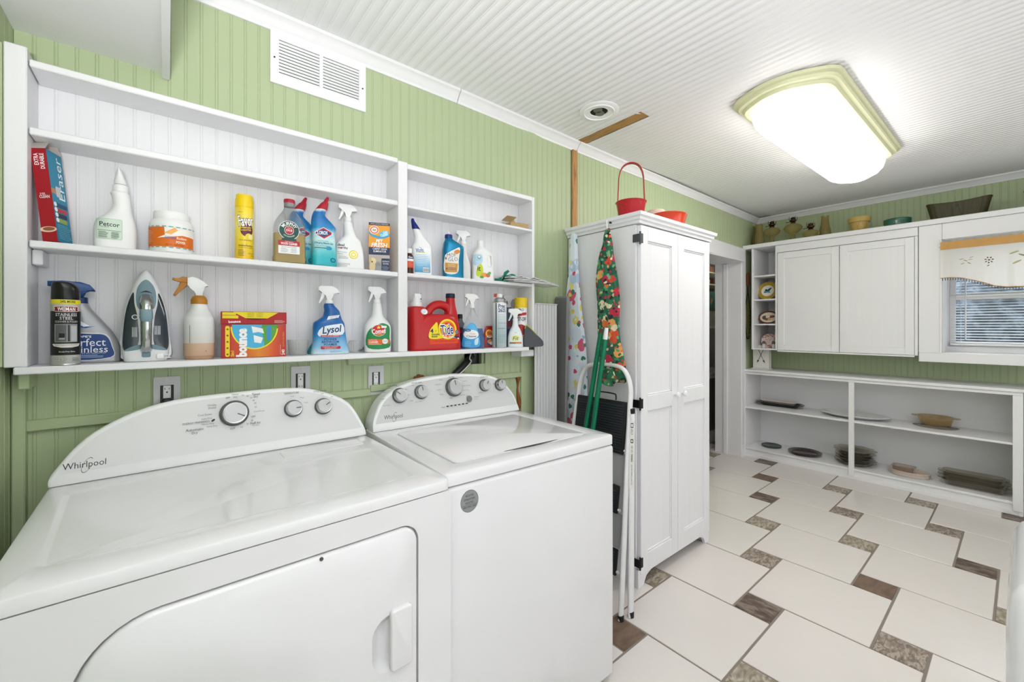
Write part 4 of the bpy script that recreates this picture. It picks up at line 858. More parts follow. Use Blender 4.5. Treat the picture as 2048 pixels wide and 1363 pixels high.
pr = Print(L.front); pr.poly(smooth_pts([(-.048, .118), (-.012, .120), (-.008, .09), (-.020, .075), (-.048, .072)], 4), '#bcd9ec').ell(-.024, .108, .009, .009, '#7aa7b5').ell(-.024, .110, .006, .005, '#f4f7f8').text('bac out', -.026, .096, .02, .004, '#4a6a80').poly(smooth_pts([(-.036, .02), (-.012, .022), (-.005, .05), (-.014, .076), (-.024, .074), (-.036, .05)], 4), '#c8d92a').text('it', -.025, .055, .014, .022, '#2b3a26', bold=.02).ell(.0, .026, .017, .010, '#e8a13a').ell(.018, .024, .011, .009, '#d96a5a').ell(.024, .033, .010, .007, '#6fae5a', rot=40).ell(-.012, .015, .010, .006, '#58a24a').build(t)
# ---- teal glove, bags, roll, scrap of carton
t = thing('rubber_gloves', 'folded teal rubber gloves poking out under the plastic bags', 'gloves', (1.285, -.062, ZU), 0)
for pts, zz in (([(-.055, -.04), (.02, -.045), (.045, -.03), (-.01, -.02), (-.04, .0)], .0), ([(-.05, -.01), (.01, -.035), (.085, -.02), (.06, .01), (-.02, .02)], .018)):
    bm = prism(new(), smooth_pts(pts, 4), 0, .012, 'z', .004, 2)
    for v in bm.verts: v.co.z += .014 * math.sin(v.co.x * 40) * (zz > 0) + zz + .02 * max(0, .03 - abs(v.co.x + .03))
    obj('glove', bm, mat('teal_rubber', '#0c7a63', .5), t)
bm = prism(new(), [(-.052, 0), (-.038, 0), (-.028, .045), (-.005, .058), (.004, .05), (-.018, .036)], -.052, -.045, 'y', .002, 1); obj('finger', bm, MATS['teal_rubber'], t)
t = thing('plastic_bags', 'flat pile of clear folded plastic bags overhanging the shelf end', 'bags', (1.40, -.075, ZU), 0)
BAG = mat('cloudy_film', '#dcdedd', .2)
for k in range(6):
    rn = random.Random(k); bm = new(); N, M = 12, 6; X0, X1 = -.13 + rn.uniform(-.02, .02), .19 - .02 * k + rn.uniform(-.02, .02)
    g = [[bm.verts.new((X0 + (X1 - X0) * i / N, -.075 + .125 * j / M + rn.uniform(-.006, .006), .0012 + .0042 * k + .005 * max(0, math.sin(i * 1.3 + k * 2 + j)) * (k / 5) - (.012 * max(0, (i / N - .72)) * 2))) for j in range(M + 1)] for i in range(N + 1)]
    for i in range(N):
        for j in range(M): bm.faces.new((g[i][j], g[i + 1][j], g[i + 1][j + 1], g[i][j + 1]))
    q = bmesh.ops.extrude_face_region(bm, geom=bm.faces[:])
    for v in q['geom']:
        if isinstance(v, bmesh.types.BMVert): v.co.z += .0028
    o = obj('bag', bm, BAG, t, smooth=40)
t = thing('paper_roll', 'small white paper roll lying at the back of the shelf end', 'roll', (1.37, -.025, ZU + .016), 0)
obj('roll', lathe(new(), [(.003, 0), (.0155, .001), (.016, .003), (.016, .115), (.0155, .117), (.003, .118)], 20, axis='x'), mat('paper_white', '#f1f0ee', .7), t)
t = thing('torn_carton', 'torn scrap of brown cardboard packaging on the topmost right shelf', 'cardboard', (1.33, -.072, 1.8135), -8)
KR = mat('kraft_card', '#b59a6c', .8, var=.12, vscale=30)
obj('tray', box(new(), -.02, .085, -.03, .03, 0, .022, .001), KR, t); obj('flap', box(new(), -.055, .0, -.001, .001, 0, .05), KR, t, (-.018, -.03, .02), (R(75), 0, R(4)))
obj('flap', box(new(), -.06, .06, -.0008, .0008, 0, .03), MATS['carton_inside'], t, (.04, .03, .02), (R(-60), 0, 0)); obj('insert', prism(new(), [(0, 0), (.03, .0), (.018, .03)], -.01, .01, 'y'), KR, t, (-.01, 0, .022))
# ================================================================== BOTTOM SHELF, LEFT BAY
# ---- stainless steel cleaner can
WEI = zramp('steel_polish_print', [(0, '#a9aaa6'), (.155, '#b4b5b0'), (.16, '#0d0d0e'), (.845, '#0d0d0e'), (.85, '#b8b6a6'), (1, '#c3c1b0')], .0, .166)
t, L = can('stainless_polish_can', 'black spray can with a yellow band at the left end of the bottom shelf', (-.207, -.092, ZB), .0278, .2175, WEI, None, None, 8, .046)
obj('cap', Loft([(.1705, 0, .0265, .0265, 2), (.174, 0, .0272, .0272, 2), (.196, 0, .0265, .0265, 2), (.207, -.002, .0245, .025, 2.2), (.2155, -.006, .019, .022, 2.4), (.2175, -.007, .015, .018, 2.4)], 3, 32).mesh(), mat('black_cap', '#141415', .22), t)
pr = Print(L.wrap); pr.rect(-.034, .034, .160, .1705, '#e9d91c').text('24% MORE', .004, .1655, .028, .006, '#2a2714', bold=.02).poly(smooth_pts([(-.020, .1395), (.022, .1395), (.024, .147), (.022, .153), (-.020, .153), (-.022, .146)], 3), '#f1ecec').poly(smooth_pts([(-.019, .1405), (.021, .1405), (.0225, .147), (.021, .152), (-.019, .152), (-.0205, .146)], 3), '#7c1d24').text('WEIMAN', .001, .1462, .033, .0085, '#ffffff', bold=.015)
pr.text('STAINLESS', .001, .1315, .040, .0078, '#dcdcdc', bold=.01).text('STEEL', .001, .1222, .024, .0078, '#dcdcdc', bold=.01).text('CLEANER & POLISH', .001, .1135, .042, .0048, '#cfcfcf').rect(-.021, .022, .060, .107, '#8f9092').rect(-.019, .001, .062, .105, '#5d5e60').rect(.003, .007, .062, .105, '#2b2b2c').rect(.009, .020, .062, .102, '#b7b8ba').rect(-.012, -.002, .072, .083, '#1c1c1d').rect(-.012, -.002, .067, .071, '#9a9b9c')
pr.poly([(-.026, .056), (.028, .056), (.024, .049), (.010, .046), (-.008, .046), (-.022, .050)], '#d7d3cf').text('Fights Fingerprints & Water', .001, .0525, .042, .0035, '#6b2a2e').text('Streak-Free Shine', .002, .0355, .028, .0038, '#e6e6e6').ell(-.011, .0165, .013, .0055, '#8a8b80').ell(-.011, .0165, .0118, .0046, '#b4b5aa').text('SPECIALTY', -.011, .0165, .018, .0025, '#55564e').lines(.018, .018, .014, 3, .004, '#6a6b64').build(t)
# ---- stainless cleaner spray
t = thing('stainless_cleaner_spray', 'silver trigger spray with a dark blue sprayer, behind the black can', 'bottle', (-.163, -.031, ZB), 3)
L = Loft([(0, .002, .053, .021, 4), (.004, .002, .0565, .023, 4), (.04, .002, .0565, .023, 3.4), (.08, -.003, .048, .023, 3), (.11, -.012, .038, .023, 2.6), (.135, -.020, .029, .022, 2.4), (.152, -.024, .022, .021, 2.1), (.165, -.0245, .0165, .0165, 2)], 5, 36)
obj('body', L.mesh(), mat('silver_plastic', '#a9abad', .3, .35), t)
NV = mat('navy_plastic', '#124a88', .3)
obj('collar', lathe(new(), [(.0165, .1645), (.0165, .180), (.0145, .182)], 20, cx=-.0245), mat('navy_dark', '#123062', .35), t)
obj('spray_head', prism(new(), [(-.085, .210), (-.085, .223), (-.058, .2255), (-.022, .224), (-.004, .217), (.006, .203), (.006, .199), (-.012, .202), (-.018, .196), (-.016, .182), (-.034, .182), (-.033, .196), (-.045, .203), (-.060, .207)], -.012, .012, 'y', .004, 2), NV, t)
pr = Print(L.front); pr.poly(smooth_pts([(-.050, .012), (.040, .012), (.042, .045), (.030, .078), (.0, .083), (-.046, .078)], 4), '#d4d6d8').poly(smooth_pts([(-.048, .014), (.038, .014), (.040, .045), (.028, .075), (.0, .080), (-.044, .075)], 4), '#17407f')
pr.text("HOPE'S", -.018, .073, .034, .006, '#f2f4f6', bold=.02).text('Perfect', -.010, .057, .076, .021, '#f2f4f6').text('Stainless', -.010, .0375, .084, .018, '#f2f4f6').text('Stainless Steel Appliance Polish', .0, .0265, .056, .0035, '#dfe5ee').lines(-.004, .021, .06, 3, .0032, '#a8bad6').poly([(-.020, .112), (-.006, .100), (.008, .102), (-.012, .096), (-.026, .100)], '#1b56a0').poly([(-.022, .116), (-.004, .102), (-.016, .100), (-.024, .106)], '#f0f3f5').build(t)
# ---- steam iron standing on its heel
t = thing('steam_iron', 'white and slate-blue steam iron standing upright on its heel', 'iron', (-.0475, -.062, ZB), 2)
L = Loft([(0, 0, .046, .036, 5), (.003, 0, .0485, .038, 5), (.030, 0, .0525, .038, 5), (.085, 0, .0535, .034, 3.6), (.14, 0, .0485, .030, 3), (.185, 0, .0385, .026, 2.6), (.225, 0, .0265, .021, 2.4), (.250, 0, .0145, .014, 2.2), (.2625, 0, .0075, .009, 2), (.268, 0, .002, .005, 2)], 5, 40, .010)
obj('body', L.mesh(), mat('iron_white', '#dfe1e3', .28), t)
sole = [(-.054, .004), (.054, .004), (.056, .06), (.053, .11), (.045, .16), (.032, .205), (.015, .245), (0, .271), (-.015, .245), (-.032, .205), (-.045, .16), (-.053, .11), (-.056, .06)]
obj('soleplate', prism(new(), smooth_pts(sole, 4), .045, .053, 'y', .002, 1), STEEL, t)
SL = '#6d8893'; TK = mat('smoke_tank', '#27323c', .12, coat=.5)
pr = Print(L.front)
pr.poly(smooth_pts([(-.0475, .034), (-.018, .048), (-.018, .12), (-.025, .165), (-.0275, .200), (-.0405, .160), (-.0480, .10)], 5), TK).poly(smooth_pts([(.0475, .034), (.018, .048), (.018, .12), (.025, .165), (.0275, .200), (.0405, .160), (.0480, .10)], 5), TK)
pr.poly(smooth_pts([(-.047, .031), (-.030, .044), (-.012, .048), (-.012, .036)], 4), SL).poly(smooth_pts([(.047, .031), (.030, .044), (.012, .048), (.012, .036)], 4), SL).poly(smooth_pts([(-.022, .175), (-.018, .215), (0, .238), (.018, .215), (.022, .175), (.014, .150), (-.014, .150)], 5), SL).poly(smooth_pts([(-.014, .198), (0, .206), (.014, .198), (.006, .200), (-.006, .200)], 3), '#1d2327')
pr.rect(-.010, .010, .012, .030, SL, .004).text('IIII', -.025, .085, .010, .028, '#dfe4e6').text('IIII', .025, .090, .012, .026, '#dfe4e6').ell(-.024, .128, .007, .007, '#dfe4e6', 16, 1).ell(-.024, .128, .005, .005, '#27323c', 16, 1).build(t, 'tank_panels', 'markings')
obj('handle', tube(new(), smooth_pts([(0, -.018, .032), (0, -.040, .050), (0, -.048, .085), (0, -.048, .125), (0, -.040, .160), (0, -.015, .182)], 5, False), [.014] * 5 + [.012] * 5 + [.0125] * 5 + [.0145] * 5 + [.016] * 6, 14), mat('chrome_handle', '#b9bcbe', .1, 1), t)
obj('thumb_button', Loft([(.112, 0, .008, .008, 2.6), (.122, 0, .013, .011, 3), (.145, 0, .0135, .012, 3), (.150, 0, .0125, .010, 3)], 3, 20, -.052).mesh(), mat('slate_plastic', '#7d98a3', .3), t)
obj('plug', box(new(), .022, .040, -.034, -.022, .006, .022, .004, 2), PLASTIC, t)
for z in (.0095, .018): obj('prong', box(new(), .040, .056, -.029, -.0275, z - .0012, z + .0012), STEEL, t)
# ---- spray bottle with amber trigger
t = thing('amber_trigger_bottle', 'frosted spray bottle with an amber trigger, a third full of tan liquid', 'bottle', (.078, -.060, ZB), 0)
HB = zramp('frosted_bottle', [(0, '#b58e6c'), (.05, '#c2a084'), (.285, '#c8aa90'), (.295, '#cfccc6'), (.7, '#dedfdf'), (1, '#e8e9e9')], 0, .172, .25)
L = Loft([(0, 0, .036, .033, 2.4), (.008, 0, .0375, .035, 2.4), (.014, 0, .040, .0375, 2.6), (.115, 0, .040, .0375, 2.6), (.138, 0, .033, .031, 2.2), (.152, 0, .0255, .025, 2), (.166, 0, .0215, .0215, 2), (.172, 0, .020, .020, 2)], 4, 36); obj('body', L.mesh(), HB, t)
AM = mat('amber_plastic', '#b4761a', .35)
obj('collar', lathe(new(), [(.0215, .171), (.0215, .184), (.0165, .194), (.0115, .197)], 24), AM, t)
hd = obj('spray_head', prism(new(), [(-.011, .197), (-.010, .212), (-.022, .222), (-.030, .226), (-.030, .250), (-.018, .256), (-.004, .252), (.012, .242), (.024, .229), (.022, .226), (.010, .227), (.011, .197)], -.010, .010, 'y', .003, 2), PLASTIC, t)
obj('nozzle', prism(new(), [(-.030, .236), (-.030, .252), (-.040, .254), (-.050, .246), (-.064, .249), (-.066, .243), (-.052, .238), (-.046, .236)], -.008, .008, 'y', .002, 1), AM, hd)
obj('trigger', prism(new(), [(-.030, .236), (-.046, .238), (-.050, .222), (-.064, .196), (-.059, .193), (-.044, .214), (-.030, .226)], -.006, .006, 'y', .002, 1), AM, hd)
pr = Print(L.wrap); pr.rect(.014, .052, .024, .122, '#eeedea').text('HDX', .034, .111, .030, .014, '#d7691f', bold=.02).text('Spray', .028, .097, .020, .0065, '#3a3a3c', bold=.01).text('Bottle', .028, .088, .020, .0065, '#3a3a3c', bold=.01).rect(.014, .052, .073, .081, '#d7641a').lines(.034, .066, .03, 3, .005, '#9b9ba0').rect(.020, .034, .034, .044, '#3b3c3e', 0).rect(.014, .052, .024, .027, '#3b3c3e').lines(-.040, .110, .008, 10, .009, '#6d6f70', .001, 8).rect(-.025, -.0235, .05, .105, '#6d6f70', 0, 1).build(t)
# ---- dryer sheet carton
t = thing('dryer_sheet_box', 'wide red and orange carton of dryer sheets with a blue circle', 'box', (.226, -.064, ZB), -4)
bw, bd, hh = .091, .056, .108
obj('carton', box(new(), -bw, bw, -bd / 2, bd / 2, 0, hh, .001), mat('carton_red', '#a81c22', .4), t)
pr = Print(flat_front(-bd / 2), .012)
OG = zramp('carton_sunset', [(0, '#c2251c'), (.25, '#cc4a1a'), (.55, '#e08a1c'), (.8, '#d2501c'), (1, '#b8221f')], -.085, .09, .4, 0, 'X')
pr.rect(-.0905, .0905, .001, .1075, OG).rect(-.0905, -.066, .001, .1075, '#b51d22')
C1 = [(.0 + .067 * math.cos(R(a)), .100 + .074 * math.sin(R(a))) for a in range(180, 361, 8)]
pr.poly([(x, min(z, .1072)) for x, z in C1], '#f0df2a'); C2 = [(.063 * math.cos(R(a)), .100 + .070 * math.sin(R(a))) for a in range(180, 361, 8)]
pr.poly(C2, '#4bb3dd').poly([(.018, .1)] + [(.063 * math.cos(R(a)), .100 + .070 * math.sin(R(a))) for a in range(296, 361, 8)], '#5aa23a').rect(-.063, .063, .099, .1072, '#4bb3dd').rect(.02, .066, .099, .1072, '#4f9c3a').poly([(-.010, .102), (.022, .094), (.026, .078), (.010, .083), (-.006, .080)], '#f3f4f4').poly([(-.004, .073), (.023, .064), (.017, .046), (-.002, .049)], '#f3f4f4').rect(.034, .046, .055, .104, '#3a8fd0', .004).rect(-.081, -.069, .004, .103, '#efd71f', .005)
for i in range(5): pr.ell(-.075, .012 + i * .020, .003, .003, '#7a5a10', 10, 1)
pr.text('bounce', -.037, .049, .088, .026, '#ffffff', 90, bold=.06).text('bounce', -.037, .049, .088, .026, '#a81f2a', 90, bold=.015).text('bounce', -.037, .049, .088, .026, '#ffffff', 90, bold=.01).text('5in1', -.062, .014, .018, .009, '#f2e23a', 90, bold=.02).text('240', .082, .014, .018, .009, '#fff4e0', 90, bold=.02).text('OUTDOOR FRESH', .083, .058, .05, .005, '#f0a22a', 90).rect(.073, .0738, .006, .040, '#f4e6da', 0, 1).build(t, 'front_print')
ld = obj('lid', box(new(), -bw - .0015, bw + .0015, -bd / 2 - .0015, bd / 2 + .0015, hh + .001, hh + .041, .001), MATS['carton_red'], t)
pr = Print(flat_front(-bd / 2 - .0015), 0); z = hh
pr.rect(-.0915, .0915, z + .002, z + .040, '#ad1a1f').poly([(-.060, z + .040), (.068, z + .040), (.036, z + .020), (-.026, z + .020)], '#ecd51e').rect(-.0885, -.052, z + .030, z + .0385, '#ecd51e').rect(-.0885, -.046, z + .019, z + .0285, '#ecd51e').poly([(-.026, z + .020), (.036, z + .020), (.030, z + .0165), (.005, z + .014), (-.022, z + .0165)], '#5e0d10').text('bounce', -.056, z + .009, .032, .008, '#ffffff', 3, bold=.025).lines(.072, z + .013, .032, 4, .0025, '#e8b9ae', .001)
for i, (a, b) in enumerate((('LARGE', 'LOADS'), ('MEDIUM', 'SHEETS'), ('SMALL', 'SHEET'))): pr.text(a, -.012, z + .0365 - i * .0055, .018, .0028, '#5d4a10').text(b, .014, z + .0365 - i * .0055, .018, .0028, '#5d4a10')
pr.build(ld, 'lid_print')
# ---- plastic cup
tag(obj('plastic_cup', lathe(new(), [(.0275, 0), (.029, .001), (.0335, .052), (.0342, .054), (.0325, .054), (.028, .004), (0, .004)], 28), mat('cloudy_cup', '#f2f3f2', .1, trans=.85, ior=1.06), None, (.362, -.055, ZB)), 'low translucent plastic cup between the red carton and the blue spray', 'cup')
# ---- bathroom spray
LY = zramp('bath_spray_print', [(0, '#2f7fc4'), (.08, '#d4e6f2'), (.22, '#8cc3e4'), (.42, '#3f93d2'), (.62, '#0f66b2'), (.80, '#0c5aa4'), (1, '#0c5aa4')], 0, .19, wob=.03)
t = thing('bathroom_spray', 'blue bathroom trigger spray with a white sprayer, wide slanted shoulders', 'bottle', (.468, -.066, ZB), -10)
L = Loft([(0, 0, .063, .029, 3.4), (.004, 0, .065, .031, 3.4), (.05, -.001, .058, .031, 3), (.095, -.004, .055, .030, 2.8), (.115, -.004, .052, .029, 2.7), (.126, .000, .042, .027, 2.5), (.140, .006, .031, .0245, 2.3), (.158, .006, .0265, .022, 2.2), (.178, -.003, .019, .019, 2), (.186, -.004, .0155, .0155, 2)], 5, 36); obj('body', L.mesh(), LY, t)
trigger_head(t, .186, -.003, 0, PLASTIC, s=1.02, ch=.013)
pr = Print(L.front); pr.poly(smooth_pts([(-.040, .066), (.040, .072), (.042, .108), (.022, .110), (-.030, .098)], 3), '#e8f0f5').poly([(-.014, .125), (.026, .134), (.031, .144), (-.008, .139)], '#e9f1f6').text('CLEANS + KILLS', .010, .137, .030, .004, '#c1333f', 10).text('BATH SCUM', .010, .131, .024, .0035, '#365a80', 10).text('Lysol', .004, .087, .066, .032, '#123a70', 7, shear=.25, bold=.02).rect(-.034, .030, .0635, .070, '#c2293a', .002).text('KILLS 99.9% GERMS', -.002, .0668, .056, .0038, '#f4dfe0').text('POWER', -.002, .055, .042, .0075, '#173f77', 0, shear=.15, bold=.015).text('BATHROOM', -.002, .0455, .058, .0078, '#173f77', 0, shear=.15, bold=.015).text('FOAMER', -.002, .036, .044, .0078, '#173f77', 0, shear=.15, bold=.015).rect(-.034, .032, .0195, .030, '#b32742', .003).text('CLEANS, SHINES,', -.002, .027, .052, .004, '#f6e2e6').text('DISINFECTS', -.002, .0222, .038, .004, '#f6e2e6').text('FRESH SCENT', .016, .010, .04, .0035, '#275a90').build(t)
t = thing('scrub_sponge', 'teal scrubbing sponge edge behind the blue bathroom spray', 'sponge', (.43, -.030, ZB), 8)
obj('sponge', prism(new(), smooth_pts([(-.03, .0), (.03, .0), (.025, .025), (.0, .048), (-.02, .03)], 4), -.008, .008, 'y', .003, 2), mat('teal_sponge', '#2a8d9a', .8, bump=.4, bscale=200), t)
# ---- measuring scoop
t = thing('clear_scoop', 'clear plastic scoop with grey tines lying beside the blue spray', 'scoop', (.563, -.036, ZB), 30)
obj('cup', lathe(new(), [(.0235, .0), (.025, .012), (.020, .035), (.012, .046), (.002, .048)], 20, axis='z'), mat('cloudy_cup', '#f2f3f2', .1, trans=.85, ior=1.06), t)
for i in range(3): obj('tine', tube(new(), [(.018, -.018 + i * .006, .006), (.036, -.024 + i * .006, .010), (.046, -.026 + i * .006, .020)], .0022, 6), mat('grey_tine', '#6f6a66', .4), t)
# ---- bathroom cleaner
t = thing('classic_cleaner_spray', 'white trigger spray with a green label and red round badge, at the divider', 'bottle', (.652, -.058, ZB), -14)
L = Loft([(0, 0, .046, .029, 3.6), (.005, 0, .0505, .032, 3.6), (.06, 0, .052, .032, 3.2), (.100, 0, .0505, .031, 3), (.122, -.001, .040, .028, 2.5), (.138, -.001, .026, .024, 2.2), (.160, -.001, .0195, .0195, 2), (.188, -.002, .0165, .0165, 2), (.194, -.002, .0145, .0145, 2)]); obj('body', L.mesh(), PLASTIC, t)
trigger_head(t, .194, -.002, 0, PLASTIC, s=.98, ch=.016)
pr = Print(L.front); pr.poly(smooth_pts([(-.040, .018), (.040, .018), (.042, .060), (.042, .098), (.026, .112), (.004, .112), (-.040, .082)], 4), '#1f8a4c').ell(.0, .086, .027, .023, '#f1efea').ell(.0, .086, .0255, .0215, '#c8202f').poly([(0, .106), (.0025, .1005), (.008, .100), (.004, .0965), (.0055, .091), (0, .0945), (-.0055, .091), (-.004, .0965), (-.008, .100), (-.0025, .1005)], '#f0d33a').text('Comet', .0, .083, .050, .018, '#ffffff', 5, bold=.025).text('CLASSIC', .0, .0705, .028, .0055, '#f2e23a', 3, bold=.01).rect(.010, .030, .096, .104, '#f3f3f0').poly([(-.0405, .030), (.041, .034), (.041, .050), (-.0405, .053)], '#e4651f').ell(.024, .043, .011, .0105, '#f4f3f0').text('BATHROOM', .024, .0435, .017, .004, '#2d6f4c').text('OUTDOOR', -.022, .0475, .030, .0055, '#f7dccb').text('CLEANER', -.020, .0405, .034, .0062, '#ffffff', bold=.02).lines(-.012, .034, .05, 2, .004, '#f7c9ae').build(t)
# ================================================================== BOTTOM SHELF, RIGHT BAY
RD = mat('detergent_red', '#bf1a1e', .28)
t = thing('detergent_jug', 'large red laundry detergent jug with a yellow bull’s-eye label and white pour tap', 'jug', (.900, -.064, ZB), -3)
bm = Loft([(0, 0, .116, .046, 5), (.005, 0, .120, .049, 5), (.05, .002, .118, .049, 4), (.10, .003, .115, .048, 3.6), (.130, .010, .101, .045, 3.2), (.147, .018, .084, .040, 3), (.155, .022, .070, .034, 2.6)], 4, 44).mesh()
Loft([(.005, -.082, .036, .044, 3.4), (.10, -.082, .037, .044, 3.2), (.165, -.082, .0375, .042, 3), (.182, -.082, .035, .039, 2.6), (.187, -.082, .024, .026, 2.2)], 3, 28).mesh(bm)
Loft([(.12, .083, .036, .034, 2.4), (.17, .084, .027, .027, 2.1), (.20, .083, .0215, .0215, 2), (.232, .082, .0195, .0195, 2)], 3, 24).mesh(bm)
tube(bm, smooth_pts([(-.045, 0, .135), (-.020, 0, .175), (.010, 0, .196), (.045, 0, .196), (.072, 0, .178), (.085, 0, .15)], 5, False), [.020] * 5 + [.0185] * 15 + [.022] * 6, 14)
obj('body', bm, RD, t, smooth=50)
obj('cap', lathe(new(), [(.0205, .228), (.021, .229), (.0205, .247), (.0185, .249), (.002, .249)], 26, cx=.082), mat('navy_black', '#141e34', .35), t)
tp = obj('pour_tap', lathe(new(), [(.026, .186), (.0265, .188), (.0225, .204), (.0175, .207), (.0170, .235), (.015, .237)], 24, cx=-.080), PLASTIC, t)
obj('tap_button', box(new(), -.094, -.062, -.016, .014, .219, .241, .005, 2), PLASTIC, tp); obj('tap_lever', box(new(), -.064, -.060, -.010, .010, .216, .243, .002), BLACK, tp)
J = Loft([(0, 0, .116, .046, 5), (.005, 0, .120, .049, 5), (.05, .002, .118, .049, 4), (.10, .003, .115, .048, 3.6), (.130, .010, .101, .045, 3.2), (.147, .018, .084, .040, 3)], 4, 44)
pr = Print(J.front, .008); pr.poly(smooth_pts([(-.041, .050), (.100, .050), (.101, .058), (.06, .062), (.0, .060), (-.041, .062)], 2), '#1b2f5e').poly([(-.041, .026), (.100, .029), (.101, .052), (-.041, .051)], '#e2481f').poly(smooth_pts([(-.041, .051), (.022, .053), (.000, .075), (-.005, .118), (-.018, .112), (-.040, .085)], 5), '#f2df1e').ell(.044, .090, .045, .044, '#f2df1e', 40).ell(.044, .090, .037, .036, '#ea7a1e', 36).ell(.044, .090, .030, .029, '#d8301e', 36).ell(.044, .090, .022, .021, '#f2df1e', 30).ell(.044, .090, .012, .011, '#e4591e', 24)
pr.text('Tide', .040, .088, .060, .042, '#ffffff', 5, bold=.07).text('Tide', .040, .088, .060, .042, '#15346f', 5, bold=.015).text('4', -.032, .083, .014, .018, '#1b2f5e', bold=.02).text('+', -.014, .083, .006, .006, '#1b2f5e').text('months', -.014, .0685, .036, .008, '#1b2f5e', bold=.02).text('mois', -.020, .0595, .026, .008, '#1b2f5e', bold=.02).text('100', .030, .0555, .018, .008, '#ffffff', bold=.015).lines(.064, .0575, .034, 2, .004, '#e8eef6', .002).text('2.72 L (92 fl oz) = 64 loads', .030, .0385, .100, .006, '#6e1710').ell(.088, .078, .0085, .0085, '#e8edf2', 20).ell(.088, .078, .0075, .0075, '#1d3a6c', 20).text('e', .088, .078, .006, .007, '#e8eef6').ell(.096, .049, .004, .004, '#f2f2f2', 12).build(t)
pr = Print(lambda u, v, off: (u, -.042 - off, v), .02); pr.ell(-.063, .164, .0155, .0115, '#f2f4f5', rot=-15).ell(-.068, .166, .009, .009, '#2f7fb8').ell(-.068, .166, .0075, .0075, '#f2f4f5').text('he', -.068, .166, .008, .006, '#2f7fb8').build(t, 'badge')
# ---- glass cleaner
t = thing('glass_cleaner_spray', 'clear trigger spray of blue glass cleaner with a white sprayer', 'bottle', (1.094, -.080, ZB), -22)
S1 = [(0, 0, .052, .028, 3.4), (.004, 0, .0545, .030, 3.4), (.05, .0, .0535, .030, 3), (.095, .0, .044, .028, 2.7), (.130, .0, .031, .025, 2.3), (.158, -.002, .020, .02, 2.1), (.176, -.003, .016, .016, 2), (.186, -.003, .0145, .0145, 2)]
L = Loft(S1, 4, 36); obj('body', L.mesh(), CLEAR, t); obj('liquid', Loft([(.002, 0, .050, .026, 3.4), (.05, 0, .0515, .028, 3), (.092, 0, .0428, .0262, 2.7)], 3, 36).mesh(), mat('blue_liquid', '#1f6fb4', .1, trans=.4, ior=1.2), t)
trigger_head(t, .186, -.003, 0, PLASTIC, s=.92, ch=.020)
pr = Print(L.front); pr.poly(smooth_pts([(-.048, .010), (.024, .010), (.024, .060), (.010, .105), (-.012, .118), (-.036, .095), (-.047, .055)], 5), '#3aa2dc').poly(smooth_pts([(-.012, .116), (.009, .100), (.020, .06), (.008, .08), (-.010, .09), (-.030, .08), (-.034, .095)], 4), '#5ab6e6').ell(-.012, .066, .034, .021, '#f2f4f4').ell(-.026, .084, .012, .007, '#1f4d94').text('Great', -.026, .0855, .014, .004, '#ffffff').text('Value', -.026, .0805, .014, .004, '#ffffff').text('Glass', -.006, .069, .026, .009, '#c9a24a').text('Cleaner', -.010, .0575, .046, .010, '#333a66', bold=.01).poly(smooth_pts([(.004, .040), (.020, .050), (.018, .022), (.004, .018)], 4), '#c9e5f4').lines(-.026, .032, .03, 5, .005, '#9fd3ef').build(t)
t = thing('dark_label_bottle', 'small bottle with a black and red label behind the blue glass cleaner', 'bottle', (1.066, -.017, ZB), -4)
L = Loft([(0, 0, .026, .014, 3), (.10, 0, .026, .014, 3), (.125, 0, .014, .012, 2.2), (.14, 0, .011, .011, 2)], 3, 24); obj('body', L.mesh(), mat('smoked_plastic', '#555a63', .3), t); obj('cap', lathe(new(), [(.012, .139), (.012, .158), (.010, .16)], 18), BLACK, t)
pr = Print(L.front); pr.rect(-.022, .022, .03, .098, '#26262a').rect(-.022, .022, .070, .085, '#a3222c').build(t)
# ---- detergent pods bag, tall spray can, spray behind it
t = thing('detergent_pod_bag', 'red bag of laundry pods slumped behind the tall grey spray can', 'bag', (1.262, -.026, ZB), -6)
bm = Loft([(0, 0, .066, .020, 4), (.006, 0, .070, .022, 3.4), (.05, 0, .064, .016, 3), (.092, .002, .055, .008, 3), (.104, .004, .053, .003, 3)], 3, 30).mesh(); obj('bag', bm, mat('bag_red', '#b5231f', .3), t)
L = Loft([(0, 0, .066, .020, 4), (.006, 0, .070, .022, 3.4), (.05, 0, .064, .016, 3), (.092, .002, .055, .008, 3), (.104, .004, .053, .003, 3)], 3, 30)
pr = Print(L.front); pr.ell(-.036, .066, .019, .021, '#f0d21e').ell(-.036, .066, .014, .016, '#e4701e').text('PODS', -.034, .052, .034, .010, '#dfe7f3', bold=.015).poly([(-.058, .010), (-.01, .010), (-.01, .046), (-.052, .046)], '#2b4a72').text('TIDE', -.036, .068, .022, .010, '#1d3a6c', bold=.015).ell(-.034, .028, .016, .012, '#e08a3a').ell(-.030, .020, .010, .008, '#f1f3f5').build(t)
PC = zramp('pest_can_print', [(0, '#aebfc0'), (.4, '#bcd3d2'), (.7, '#dfe6e7'), (1, '#eceff1')], 0, .22)
t, L = can('tall_spray_can', 'tall pale grey spray can with dark blue lettering and a red nozzle', (1.250, -.082, ZB), .0345, .238, PC, None, None, -36, .022)
obj('dome', lathe(new(), [(.0335, .2155), (.0335, .219), (.029, .224), (.027, .232), (.023, .238), (.016, .242)], 28), STEEL, t)
obj('actuator', lathe(new(), [(.013, .241), (.0145, .243), (.014, .258), (.011, .261)], 18), PLASTIC, t); obj('nozzle', box(new(), -.027, -.010, -.006, .006, .245, .261, .002), mat('red_nozzle', '#c43a22', .4), t)
